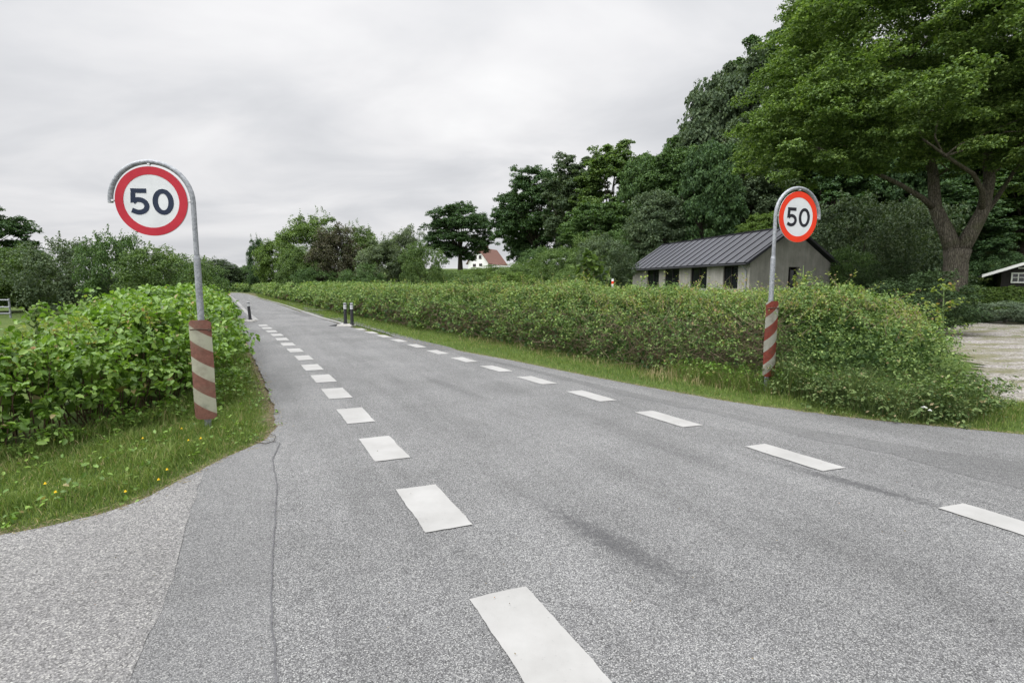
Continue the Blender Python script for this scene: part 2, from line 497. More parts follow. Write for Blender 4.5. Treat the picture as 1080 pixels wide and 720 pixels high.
# ragged edge for the asphalt
def ragged(poly, amp, step, near=30):
    out = []
    for k in range(len(poly)):
        a = np.array(poly[k], float); b = np.array(poly[(k+1) % len(poly)], float)
        L = np.linalg.norm(b-a); m = np.hypot(*((a+b)/2))
        n = max(1, int(L/step)) if m < near and min(a[1], b[1]) > -1 else 1
        nrm = np.array([-(b-a)[1], (b-a)[0]])/max(L, 1e-6)
        for j in range(n):
            p = a + (b-a)*j/n
            w = amp*(wob(p[0]*3, p[1]*3, 0, 1.7) + .7*wob(p[0]*9, p[1]*9, 0, 2)) if n > 1 else 0
            out.append(tuple(p + nrm*w))
    return out
road = sheet('road', ragged(road_poly, .022, .12), 0.0, M_asph)
road['kind'] = 'structure'
sheet('asphalt_strip', ragged([(-2.56,5.1),(-2.35,5.05),(-2.2,4.55),(-1.86,3.9),(-1.55,3.18),(-1.25,2.5),(-.95,1.9),(-.3,.6),(.6,-1.4),(-.6,-1.4),(-1.25,.6),(-1.55,1.9),(-1.9,2.73),(-2.3,3.5),(-2.62,4.19),(-2.68,4.6)], .012, .1), .002, M_strip, road)
sheet('side_asphalt', ragged([(-2.70,4.05),(-2.62,4.19),(-2.3,3.5),(-1.9,2.73),(-1.55,1.9),(-1.25,.6),(-.6,-1.4),(0,-3),(-13.9,-3),(-13.9,.25),(-7,1.82),(-4.3,2.72),(-3.31,3.10),(-3.09,3.24),(-2.9,3.40),(-2.77,3.64)], .012, .1), .004, M_side, road)
# resurfaced shoulder beyond the right-hand line
sheet('asphalt_shoulder', ragged([(-9.0,24.9),(-5.7,19.4),(-1.0,11.3),(.4,9.3),(1.6,7.3),(2.6,6.1),(3.1,5.2),(3.6,4.7),(3.9,4.0),(4.7,3.3),(5.6,2.9),(6.4,3.3),(5.2,4.1),(4.2,4.75),(3.2,5.6),(2.1,7.05),(.95,8.75),(-.3,10.6),(-4.9,18.8),(-8.4,24.9)], .03, .15), .002, M_asph2, road)
for pp in ([(-13.2,30.2),(-11.9,30.4),(-9.6,26.2),(-10.6,25.8)], [(-14.6,35.6),(-12.6,36.0),(-11.1,31.6),(-12.7,31.2)], [(-4.4,17.2),(-3.7,17.3),(-1.4,12.6),(-1.9,12.2)],
           [(-19.5,44.5),(-17.5,45),(-16,41.5),(-18,41)]):
    sheet('tar_patch', ragged(pp, .03, .3, 60), .004, M_patch, road)

# painted lines
def para(a, wv, lv):
    a = np.array(a); wv = np.array(wv); lv = np.array(lv)
    pts = [a, a+wv, a+wv+lv, a+lv]
    return pts
def dash(a, wv, lv):
    pts = para(a, wv, lv)
    r = ragged([tuple(p) for p in pts], .006, .035)
    sheet('dash_marking', r, .0065, M_paint, road)
def walk(pl, step, s0=0, s1=1e9):
    pl = np.array(pl); seg = np.linalg.norm(np.diff(pl, axis=0), axis=1); cum = np.r_[0, np.cumsum(seg)]
    s = s0; out = []
    while s < min(cum[-1], s1):
        k = np.searchsorted(cum, s, side='right')-1; k = min(k, len(seg)-1)
        t = (pl[k+1]-pl[k])/seg[k]; out.append((pl[k] + t*(s-cum[k]), t)); s += step
    return out
leftd = [(1.13,-.3),(.47,1.07),(-.22,2.45),(-.91,3.85),(-1.6,5.18),(-2.26,6.44),(-2.93,7.72),(-3.57,8.92),(-4.22,10.10)]
for k, a in enumerate(leftd):
    b = leftd[min(k+1, len(leftd)-1)]; a0 = leftd[k-1] if k else leftd[0]
    t = norm(np.array(b, float) - np.array(a0, float))
    dash(a, (.295, .11), -t*.78)
for p, t in walk([(-4.9,11.38),(-7.6,16.1),(-10.9,21.6)], 1.48, 0, 10.6):
    dash(p, (.28, .12), -t*.78)
rightd = [(4.6,.5),(3.83,2.05),(3.06,3.52),(2.3,4.93),(1.54,6.29),(.81,7.55),(.08,8.76),(-.64,9.95),(-1.36,11.12)]
for k, a in enumerate(rightd):
    b = rightd[min(k+1, len(rightd)-1)]; a0 = rightd[k-1] if k else rightd[0]
    t = norm(np.array(b, float) - np.array(a0, float))
    dash(a, (.255, .085), -t*.78)
for p, t in walk([(-2.1,12.35),(-5.3,17.8),(-6.1,19.2)], 1.45, 0, 7.5):
    dash(p, (.25, .09), -t*.78)
M_worn = flat_mat('road_paint_worn', (.215, .213, .207), .7, .2, var=.18, scale=3)
def ribbon(pl, w, name='edge_line_marking'):
    pl = np.array(pl, float); t = norm(np.gradient(pl, axis=0)); n = np.stack([t[:, 1], -t[:, 0]], 1)
    poly = [tuple(p) for p in pl] + [tuple(p) for p in (pl + n*w)[::-1]]
    sheet(name, poly, .0065, M_worn, road)
ribbon([(-11.6,22.9),(-16.3,31),(-23.4,43.6),(-34.0,62.2),(-47.2,85.0),(-54.5,94.5),(-66,102.5),(-80,107.5)], .22)
ribbon([(-6.6,20.3),(-9.4,24.9),(-17.5,39.4),(-31.0,62.6),(-44.6,86.0),(-51.5,96.2),(-60.5,104),(-75,110.5)], .19)

jt = np.array([p for p, t in walk([(-2.53,5.10),(-2.35,5.05),(-2.2,4.55),(-1.86,3.9),(-1.55,3.18),(-1.25,2.5),(-.95,1.9),(-.3,.6)], .035)])
jt = jt + .006*np.stack([wob(jt[:, 0]*8, jt[:, 1]*8), wob(jt[:, 1]*9, jt[:, 0]*7)], 1)
ribbon(jt, .007, 'joint_crack')
bpy.data.objects['joint_crack'].data.materials[0] = M_tar
# gravel drive beyond the hedge end
drive = [(6.05,6.9),(7.5,5.8),(10.5,4.6),(16,2.6),(24,1),(40,6),(44,26),(30,27),(24.5,24.8),(18,20.4),(14.2,17.6),(10.5,12.6),(8.2,9.2),(6.9,8.0)]
dg = np.array(drive, float); lo = dg.min(0); hi = dg.max(0)
bm = bmesh.new()
xs = np.arange(lo[0], hi[0], .35); ys = np.arange(lo[1], hi[1], .35)
XX, YY = np.meshgrid(xs, ys); SD = poly_sd(XX, YY, dg) + .25*wob(XX, YY, 0, 2); ZZ = ground_z(XX, YY) + .012
vid = {}
for a in range(len(ys)-1):
    for b in range(len(xs)-1):
        if SD[a:a+2, b:b+2].max() < 0:
            q = []
            for (c_, d_) in ((a, b), (a, b+1), (a+1, b+1), (a+1, b)):
                if (c_, d_) not in vid: vid[(c_, d_)] = bm.verts.new((XX[c_, d_], YY[c_, d_], ZZ[c_, d_]))
                q.append(vid[(c_, d_)])
            bm.faces.new(q)
o = bm_obj('gravel_path', bm, M_gravel); o['kind'] = 'structure'

# ------------------------------------------------------------------ plants: crowns, trunks
UP = np.array([0, 0, 1.0])
def rdir(n, rg):
    return norm(rg.normal(size=(n, 3)))

def crown_pts(ctr, rad, nc, cr, seed, zmin=-.8, lob=.22, inner=.45, flat=.65):
    rg = np.random.default_rng(seed)
    d = rdir(nc*3, rg); d = d[d[:, 2] > zmin][:nc]
    r = inner + (1-inner)*rg.uniform(size=len(d))**.45
    lobv = 1 + lob*wob(d[:, 0]*2.2+seed, d[:, 1]*2.2, d[:, 2]*2.2, 1.2)
    c = np.array(ctr) + d*np.array(rad)*(r*lobv)[:, None]
    s = cr*rg.uniform(.65, 1.35, len(d))
    return c, s, d

def clump_leaves(c, s, per, leaf, seed, flat=.6, upb=.55, shell=.7, long=False, droop=0.0, aspect=.62, gmin=None):
    rg = np.random.default_rng(seed+99)
    n = len(c)*per
    ci = np.repeat(np.arange(len(c)), per)
    d = rdir(n, rg); d[:, 2] = np.where(d[:, 2] < -.25, -d[:, 2]*.8, d[:, 2]); d = norm(d)
    rr = shell + (1.12-shell)*rg.uniform(size=n)
    # ragged twigs
    rr = rr*(1 + .25*wob(d[:, 0]*3+ci, d[:, 1]*3, d[:, 2]*3+ci*.7, 1.5))
    P = c[ci] + d*(s[ci]*rr)[:, None]*np.array([1, 1, flat])
    nr = d*.6 + UP*upb + rg.normal(size=(n, 3))*.42
    lf = leaf[ci] if isinstance(leaf, np.ndarray) else leaf
    if gmin is not None: P[:, 2] = np.maximum(P[:, 2], gmin[ci] + .02)
    L = lf*rg.uniform(.6, 1.4, n)
    return leaves(P, nr, L, L*aspect, .2, droop, rg, long)

def tufts(c, s, k, r, seed, flat=.75):
    """small sprays on the upper side of each bough"""
    rg = np.random.default_rng(seed+7)
    n = len(c)*k; ci = np.repeat(np.arange(len(c)), k)
    d = rdir(n, rg); d[:, 2] = np.where(d[:, 2] < -.3, -d[:, 2], d[:, 2]); d = norm(d)
    p = c[ci] + d*(s[ci]*rg.uniform(.55, 1.05, n))[:, None]*np.array([1, 1, flat])
    return p, r*rg.uniform(.6, 1.4, n)*np.sqrt(s[ci]/s.mean())

def limb(bm, pts, r0, r1, n=8):
    m = len(pts); add_tube(bm, pts, [r0 + (r1-r0)*k/(m-1) for k in range(m)], n)

def trunk_bm(h, r, tops, seed, fork=.45, lean=(0, 0)):
    rg = np.random.default_rng(seed)
    bm = bmesh.new()
    fz = h*fork
    base = [(0, 0, -.3), (0, 0, .05), (lean[0]*.3, lean[1]*.3, fz*.5), (lean[0], lean[1], fz)]
    add_tube(bm, base, [r*1.5, r*1.15, r*.9, r*.75], 10)
    for tpt in tops:
        t = np.array(tpt); s = np.array([lean[0], lean[1], fz*rg.uniform(.75, 1.0)])
        mid = s + (t-s)*.5 + np.array([0, 0, .12*np.linalg.norm(t-s)]) * rg.uniform(.2, 1) + rg.normal(size=3)*.12*r*4
        limb(bm, [tuple(s), tuple(s+(mid-s)*.5), tuple(mid), tuple(t)], r*rg.uniform(.35, .55), r*.08, 6)
    return bm

PROTO = {}
def make_proto(key, H, ctr, rad, nc, cr, per, leaf, seed, zmin=-.8, trunk_r=.3, nl=12, fork=.4, lob=.22, inner=.45, flat=.6, sprigs=0, droop=0.0, upb=.55, shell=.7, tuft=None):
    c, s, d = crown_pts(ctr, rad, nc, cr, seed, zmin, lob, inner)
    lift = leaf*2 + .1
    c[:, 2] = np.maximum(c[:, 2], s*flat*.8 + lift*.2)
    if tuft:
        tc, ts = tufts(c, s, tuft[0], tuft[1], seed, flat); tc[:, 2] = np.maximum(tc[:, 2], .4)
        parts = [clump_leaves(tc, ts, per, leaf, seed, .8, upb, .4, droop=droop)]
    else:
        parts = [clump_leaves(c, s, per, leaf, seed, flat, upb, shell, droop=droop)]
    rg = np.random.default_rng(seed+5)
    if sprigs:
        top = c[rg.choice(len(c), sprigs)]
        for p in top:
            dirv = norm(np.array([rg.normal()*.4, rg.normal()*.4, 1.0]))
            ln = rg.uniform(.08, .2)*H
            t = rg.uniform(0, 1, 40)
            q = p + dirv*(t*ln)[:, None] + dirv*cr*.6 + rg.normal(size=(40, 3))*leaf*1.2*(1-t*.6)[:, None]
            parts.append(leaves(q, rg.normal(size=(40, 3))+UP, leaf*1.1, leaf*.6, .2, 0, rg))
    V, Fi, Lt = join(parts)
    cm = mesh_np('crown', V, Fi, Lt)
    pick = c[rg.choice(len(c), min(nl, len(c)), replace=False)]
    bm = trunk_bm(H, trunk_r, pick, seed, fork)
    tm = bpy.data.meshes.new('trunk'); bm.to_mesh(tm); bm.free()
    for p in tm.polygons: p.use_smooth = True
    PROTO[key] = (cm, tm, H, max(rad[0], rad[1])*2*1.0)

# nominal sizes; every placed tree is one of these, turned and scaled
make_proto('oak_a', 16, (0,0,8.5), (6.4,6.3,6.9), 165, 1.4, 48, .31, 11, -.92, .5, 26, .3, lob=.13, flat=.75, tuft=(9, .55))
make_proto('oak_b', 16, (0,0,8.4), (6.4,6.6,7.0), 165, 1.45, 50, .32, 12, -.97, .5, 18, .3, lob=.16, inner=.35, flat=.75, tuft=(9, .55))
make_proto('tall_a', 18, (0,0,9.6), (4.8,4.6,8.3), 150, 1.3, 50, .30, 13, -.98, .4, 18, .3, lob=.2, flat=.8, tuft=(9, .5))
make_proto('tall_b', 18, (0,0,9.6), (4.5,4.8,8.3), 125, 1.3, 52, .30, 14, -.98, .4, 20, .3, lob=.2, flat=.85, tuft=(9, .5))
make_proto('drape', 20, (0,0,10.2), (5.4,5.2,10.0), 360, .95, 130, .38, 15, -.99, .4, 16, .3, lob=.2, flat=1.15, droop=1.6, upb=.15)
make_proto('bush_a', 4, (0,0,1.75), (2.5,2.5,2.0), 170, .40, 140, .115, 16, -.9, .07, 14, .2, lob=.2, sprigs=30, flat=.85)
make_proto('bush_b', 4, (0,0,1.7), (2.6,2.4,2.1), 140, .42, 130, .12, 17, -.9, .07, 14, .2, lob=.32, sprigs=44, inner=.3, flat=.85)
make_proto('bush_c', 4, (0,0,1.8), (2.3,2.3,2.1), 180, .38, 120, .10, 18, -.9, .07, 12, .2, lob=.12, sprigs=8, flat=.85)
make_proto('copse_a', 8, (0,0,4.2), (3.1,3.0,3.8), 240, .56, 130, .17, 19, -.98, .16, 16, .2, lob=.22, sprigs=26, flat=.9)
make_proto('copse_b', 8, (0,0,4.1), (3.0,3.2,3.8), 210, .58, 130, .18, 20, -.98, .16, 16, .2, lob=.3, sprigs=34, inner=.35, flat=.9)

def tree(key, u, d, vtop, wpx, mat, label, cat='tree', group=None, name='tree', seed=0, trunk=M_barkdark, x=None):
    cm, tm, H, Wn = PROTO[key]
    if x is None: x = spot(u, d)
    gz = float(ground_z(x, d))
    top = elev(vtop, d)
    sh = (top - gz)/H/.95
    sw = (wpx/F*d)/Wn
    rg = np.random.default_rng(seed + int(u*7+d*13) % 9973)
    root = thing(name, (x, d, gz), label, cat, group, rg.uniform(0, 6.28))
    for nm, me_, mt in (('trunk', tm, trunk), ('crown', cm, mat)):
        o = bpy.data.objects.new(nm, me_); C.objects.link(o); o.parent = root
        o.scale = (sw, sw*rg.uniform(.9, 1.1), sh)
        if len(me_.materials) == 0: me_.materials.append(mt)
        o.material_slots[0].link = 'OBJECT'; o.material_slots[0].material = mt
    return root

# left-hand background
G1 = 'bushes across the field behind the roadside hedge'
tree('oak_a', -18, 75, 216, 96, L_oakdark, 'dark round oak cut by the photo edge, above the field bushes')
tree('bush_a', 28, 30, 262, 92, L_shrub, 'rounded grey green bush at the end of the metal rail', 'bush', G1, 'bush')
tree('bush_b', 82, 27, 254, 84, L_forest2, 'loose dark bush with thin sprigs standing up against the sky', 'bush', G1, 'bush')
tree('bush_b', 128, 25, 247, 76, L_forest, 'tallest dark leafy bush directly below the round sign with the thin red ring', 'bush', G1, 'bush')
tree('bush_a', 178, 24, 262, 84, L_shrub, 'bright mid green rounded bush just before the grey sign pole', 'bush', G1, 'bush')
tree('bush_c', 215, 36, 281, 50, L_forest, 'low dark bush seen just past the grey pole of the sign', 'bush', G1, 'bush')
tree('bush_a', -45, 27, 268, 90, L_shrub, 'bush at the rail, mostly outside the photo edge', 'bush', G1, 'bush')
tree('tall_a', 20, 60, 262, 60, L_oakdark, 'low dark tree peeping over the bushes beside the round oak')
G2 = 'far trees closing the view where the road bends'
tree('copse_a', 232, 118, 276, 46, L_forest2, 'pale hazy tree above the road bend, left of the gap', 'tree', G2)
tree('copse_b', 205, 112, 277, 46, L_forest2, 'far tree seen just beside the sign pole, over the low hedge', 'tree', G2)
tree('copse_b', 252, 124, 284, 34, L_forest, 'small dark far tree standing right over the end of the road', 'tree', G2)
tree('copse_a', 180, 105, 276, 50, L_forest, 'far tree hidden behind the round sign pole and bright bush', 'tree', G2)
tree('copse_a', 266, 128, 282, 34, L_forest, 'dark far tree between the road end and the copse', 'tree', G2)
tree('bush_a', 244, 117, 297, 26, L_forest, 'low bush on the verge closing the road bend', 'bush', G2, 'bush')
tree('bush_c', 268, 121, 295, 26, L_shrub, 'paler low bush at the outside of the road bend', 'bush', G2, 'bush')
tree('bush_c', 222, 115, 296, 30, L_forest, 'low dark bush at the far end of the left hedge', 'bush', G2, 'bush')
tree('oak_b', -150, 90, 230, 140, L_forest, 'big tree beyond the field outside the photo edge')

# copse right of the road bend
G3 = 'trees of the copse behind the clipped hedge'
tree('copse_a', 275, 102, 256, 24, L_oakdark, 'slim dark tree at the road end of the copse', 'tree', G3)
tree('copse_b', 297, 84, 251, 46, L_forest3, 'green rounded tree between the slim dark tree and the tallest copse tree', 'tree', G3)
tree('copse_a', 332, 66, 233, 62, L_light, 'tallest light green tree with sprigs at the top of the copse', 'tree', G3)
tree('copse_b', 318, 58, 262, 46, L_copse, 'lower green tree at the foot of the tallest copse tree', 'tree', G3)
tree('copse_b', 357, 50, 242, 52, L_purple, 'dark brownish purple leaved tree in the middle of the copse', 'tree', G3)
tree('copse_a', 383, 54, 245, 46, L_light, 'light green tree directly behind the purple leaved tree', 'tree', G3)
tree('copse_b', 428, 44, 243, 44, L_grey, 'pale grey green willow like tree with feathery top', 'tree', G3)
tree('copse_a', 405, 41, 258, 56, L_grey, 'pale grey green rounded tree beside the purple leaved tree', 'tree', G3)
tree('bush_a', 447, 39, 256, 44, L_copse, 'dark green bush ending the copse below the lone oak', 'bush', G3, 'bush')
tree('bush_c', 384, 38, 283, 50, L_forest, 'low dark bush under the copse trees just above the hedge top', 'bush', G3, 'bush')
tree('bush_a', 335, 48, 283, 50, L_forest, 'low dark bush at the foot of the copse by the bend', 'bush', G3, 'bush')

# slope in the middle distance
tree('oak_a', 486, 128, 216, 66, L_oakdark, 'lone round dark oak on the rise beside the white house', seed=3)
tree('oak_b', 564, 104, 182, 78, L_oakdark, 'big dark oak overhanging the white house')
tree('tall_a', 549, 112, 212, 40, L_oakdark, 'dark tree shoulder just over the roof of the white house')
tree('tall_b', 604, 92, 174, 62, L_forest2, 'dull green tree between the dark oak and the high airy tree')
tree('tall_b', 640, 88, 163, 80, L_copse, 'high airy mid green tree with sky showing through its top')
tree('oak_b', 632, 74, 215, 88, L_forest, 'dense green tree below the high airy tree')
tree('drape', 676, 76, 176, 60, L_forest, 'narrow dark tree in the notch of the skyline')
tree('tall_a', 706, 70, 160, 64, L_forest, 'green tree with drooping boughs behind the far end of the barn roof')
tree('drape', 690, 58, 212, 70, L_forest2, 'soft dull green tree directly left of the barn ridge')
tree('drape', 752, 72, 100, 96, L_forest2, 'tall grey green drooping tree rising above the barn ridge')
tree('drape', 742, 56, 165, 70, L_oakdark, 'dark drooping tree close behind the middle of the barn roof')
tree('tall_b', 800, 78, 52, 84, L_forest, 'tall tree on the skyline halfway up the wooded hill')
tree('tall_a', 785, 60, 120, 74, L_forest2, 'dark tree behind the barn, partly behind the big oak')
tree('tall_b', 845, 72, 28, 84, L_forest2, 'highest skyline tree meeting the crown of the big oak')
tree('oak_b', 802, 50, 226, 64, L_forest3, 'bright yellow green young tree peeping over the barn roof ridge')
tree('tall_a', 722, 74, 141, 60, L_forest, 'skyline tree filling the notch left of the tall drooping tree')
tree('tall_b', 774, 70, 80, 62, L_forest2, 'skyline tree just right of the tall drooping tree')
G4 = 'woodland on the hill behind the big oak'
for (k_, u, d, v, w, m_, lb) in (
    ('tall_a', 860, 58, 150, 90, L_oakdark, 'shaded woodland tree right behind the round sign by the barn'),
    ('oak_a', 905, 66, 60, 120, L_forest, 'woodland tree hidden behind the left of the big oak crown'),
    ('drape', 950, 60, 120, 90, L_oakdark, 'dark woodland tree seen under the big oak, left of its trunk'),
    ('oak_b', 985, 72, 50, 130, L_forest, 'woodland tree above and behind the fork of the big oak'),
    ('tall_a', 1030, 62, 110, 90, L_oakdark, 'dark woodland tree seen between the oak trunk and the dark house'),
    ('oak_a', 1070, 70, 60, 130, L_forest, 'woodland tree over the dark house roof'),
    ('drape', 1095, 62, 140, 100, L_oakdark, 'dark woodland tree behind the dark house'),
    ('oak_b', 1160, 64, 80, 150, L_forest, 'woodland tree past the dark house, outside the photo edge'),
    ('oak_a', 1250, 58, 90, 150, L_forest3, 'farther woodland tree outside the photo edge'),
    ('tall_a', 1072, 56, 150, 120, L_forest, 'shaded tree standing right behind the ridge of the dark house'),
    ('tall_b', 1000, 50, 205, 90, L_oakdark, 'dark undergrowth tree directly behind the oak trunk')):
    tree(k_, u, d, v, w, m_, lb, 'tree', G4)

# bushes between hedge, barn and woodland
G5 = 'bushes on the slope behind the hedge'
for (k_, u, d, v, w, m_, lb) in (
    ('bush_a', 592, 46, 262, 60, L_shrub, 'broad mid green bush under the dark oak, left of the sapling'),
    ('bush_c', 560, 60, 276, 50, L_forest3, 'low bright bush in front of the white house garden'),
    ('bush_a', 636, 42, 248, 60, L_forest2, 'dull green bush behind the young pale sapling'),
    ('bush_b', 664, 60, 240, 56, L_forest, 'shaded bush close to the far end of the barn'),
    ('bush_b', 622, 50, 250, 50, L_copse, 'bush behind and above the pale sapling'),
    ('bush_b', 575, 70, 262, 60, L_forest, 'dark bush in the shade under the big oak by the white house'),
    ('bush_c', 505, 62, 284, 60, L_forest3, 'low bright bush below the left window of the white house'),
    ('bush_b', 458, 60, 283, 50, L_copse, 'rough bush filling the gap between copse and lone oak'),
    ('bush_a', 545, 52, 281, 56, L_copse, 'mid green bush below the dark oak, right of the white house'),
    ('bush_b', 495, 36, 291, 60, L_shrub, 'low scrubby bush just over the hedge top below the lone oak'),
    ('bush_c', 600, 30, 284, 50, L_copse, 'low dark bush at the left foot of the pale sapling'),
    ('bush_c', 520, 80, 281, 70, L_shrub, 'flat topped hedge like bush below the white house'),
    ('bush_a', 478, 50, 287, 60, L_shrub, 'low bush left of the white house, before the lone oak'),
    ('bush_b', 540, 40, 288, 60, L_forest3, 'low pale bush straight behind the hedge below the dark oak'),
    ('bush_a', 905, 40, 208, 100, L_forest2, 'large grey green bush right of the barn gable, below the big oak'),
    ('bush_b', 960, 43, 212, 90, L_forest2, 'large grey green bush left of the big oak trunk'),
    ('bush_a', 890, 36, 262, 46, L_forest, 'dark bush against the near corner of the barn gable'),
    ('bush_c', 935, 30, 278, 76, L_yew, 'low dark bush between the barn gable and the yew'),
    ('bush_c', 1045, 46, 262, 60, L_oakdark, 'dark bush beside the eave of the dark house')):
    tree(k_, u, d, v, w, m_, lb, 'bush', G5, 'bush')
tree('bush_c', 972, 16.5, 293, 98, L_yew, 'dense dark clipped yew bush at the corner of the gravel drive', 'bush', None, 'yew_bush')
tree('bush_a', 1060, 21, 318, 76, L_cotone, 'silvery low bush beside the gravel drive', 'bush', None, 'silver_bush')
tree('bush_c', 1110, 22, 314, 80, L_shrub, 'green low bush past the silvery one, at the photo edge', 'bush', None, 'bush')

# ------------------------------------------------------------------ the big oak by the drive
def big_oak():
    d = 28.0; x0 = spot(1003, d); gz = float(ground_z(x0, d))
    root = thing('oak_tree', (x0, d, gz), 'huge spreading oak with a forked pale trunk beside the gravel drive', 'tree')
    m = d/F
    bm = bmesh.new()
    Zp = lambda v: elev(v, d) - gz
    Xp = lambda u: (u-1003)*m
    add_tube(bm, [(0,0,-.4),(0,0,.1),(.02,0,1.0),(Xp(1004),.05,Zp(275)),(Xp(1005),.1,Zp(264))], [.95,.72,.58,.54,.62], 16)
    limb(bm, [(Xp(1003),.1,Zp(268)),(Xp(994),.2,Zp(245)),(Xp(984),.5,Zp(217)),(Xp(985),.9,Zp(180)),(Xp(975),1.4,Zp(120)),(Xp(960),1.8,Zp(50))], .42, .12, 12)
    limb(bm, [(Xp(1006),.0,Zp(266)),(Xp(1013),-.2,Zp(245)),(Xp(1021),-.3,Zp(222)),(Xp(1026),-.2,Zp(190)),(Xp(1030),.3,Zp(165)),(Xp(1040),1.0,Zp(90)),(Xp(1050),1.2,Zp(20))], .40, .10, 12)
    limb(bm, [(Xp(1010),.2,Zp(262)),(Xp(1022),.6,Zp(248)),(Xp(1040),1.0,Zp(232)),(Xp(1062),1.3,Zp(205)),(Xp(1085),1.6,Zp(170)),(Xp(1120),2,Zp(110))], .2, .07, 10)
    limb(bm, [(Xp(1020),-.3,Zp(225)),(Xp(1008),-.9,Zp(205)),(Xp(985),-1.6,Zp(190)),(Xp(950),-2.4,Zp(180)),(Xp(910),-3.2,Zp(165))], .16, .05, 8)
    limb(bm, [(Xp(985),.5,Zp(220)),(Xp(965),.2,Zp(208)),(Xp(930),-.5,Zp(196)),(Xp(880),-1.2,Zp(180)),(Xp(830),-1.8,Zp(165))], .17, .05, 8)
    limb(bm, [(Xp(985),.9,Zp(170)),(Xp(950),.7,Zp(140)),(Xp(900),.2,Zp(110)),(Xp(850),-.2,Zp(90))], .15, .05, 8)
    limb(bm, [(Xp(1027),-.1,Zp(185)),(Xp(1050),-.8,Zp(150)),(Xp(1078),-1.6,Zp(120)),(Xp(1100),-2.4,Zp(80))], .16, .05, 8)
    rg = np.random.default_rng(2)
    c, s, dd = crown_pts((Xp(958), .6, Zp(85)), (8.8, 8.2, 6.3), 230, 1.2, 41, -.66, .14, .5)
    c2, s2, _ = crown_pts((Xp(1010), 1.5, Zp(-20)), (8.2, 7.8, 5.2), 130, 1.25, 42, -.5, .2, .5)
    c3, s3, _ = crown_pts((Xp(838), -.5, Zp(158)), (4.0, 4.0, 2.7), 44, 1.0, 43, -.8, .2, .4)
    c4, s4, _ = crown_pts((Xp(925), -1.5, Zp(158)), (7.0, 6.0, 2.2), 72, 1.1, 44, -.8, .2, .15)
    c5, s5, _ = crown_pts((Xp(1065), -.5, Zp(140)), (4.4, 5.4, 3.6), 80, 1.1, 45, -.8, .2, .15)
    c6, s6, _ = crown_pts((Xp(975), 0, Zp(80)), (6.4, 6.0, 4.6), 70, 1.3, 46, -.8, .2, .05)
    c7, s7, _ = crown_pts((Xp(1060), -1.0, Zp(35)), (5.5, 5.0, 4.2), 80, 1.2, 47, -.8, .2, .2)
    c = np.concatenate([c, c2, c3, c4, c5, c6, c7]); s = np.concatenate([s, s2, s3, s4, s5, s6, s7])
    c, s = tufts(c, s, 12, .40, 41, .62)
    # keep the space round the fork open
    zl = Zp(208) + .7*wob(c[:, 0], c[:, 1], 0, .5)
    ok = (c[:, 2] > zl) & ~((np.abs(c[:, 0]-Xp(1008)) < 1.5) & (c[:, 2] < Zp(185)) & (c[:, 1] < 2))
    c, s = c[ok], s[ok]
    starts = [(Xp(960), 1.8, Zp(50)), (Xp(970), 1.6, Zp(95)), (Xp(1040), 1.0, Zp(90)), (Xp(925), .4, Zp(125)), (Xp(940), -2.6, Zp(178)), (Xp(1034), .6, Zp(130)), (Xp(1035), .8, Zp(110)), (Xp(900), -.3, Zp(140)), (Xp(985), .8, Zp(185)), (Xp(1027), -.1, Zp(190)), (Xp(880), -1.2, Zp(182)), (Xp(1078), 0, Zp(140))]
    st = np.array(starts)
    for k in rg.choice(len(c), 120, replace=False):
        t = c[k]; a = st[np.argmin(((st-t)**2).sum(1))]
        if np.linalg.norm(t-a) > 3.8: continue
        mid = (a+t)/2 + rg.normal(size=3)*.3
        limb(bm, [tuple(a), tuple((a+mid)/2 + rg.normal(size=3)*.15), tuple(mid), tuple(t)], .06, .012, 5)
    tr = bm_obj('trunk', bm, M_bark, root, True)
    V, Fi, Lt = clump_leaves(c, s, 56, .135, 41, .75, .65, .35, aspect=.7)
    link('crown', mesh_np('crown', V, Fi, Lt), L_oakbig, root)
big_oak()

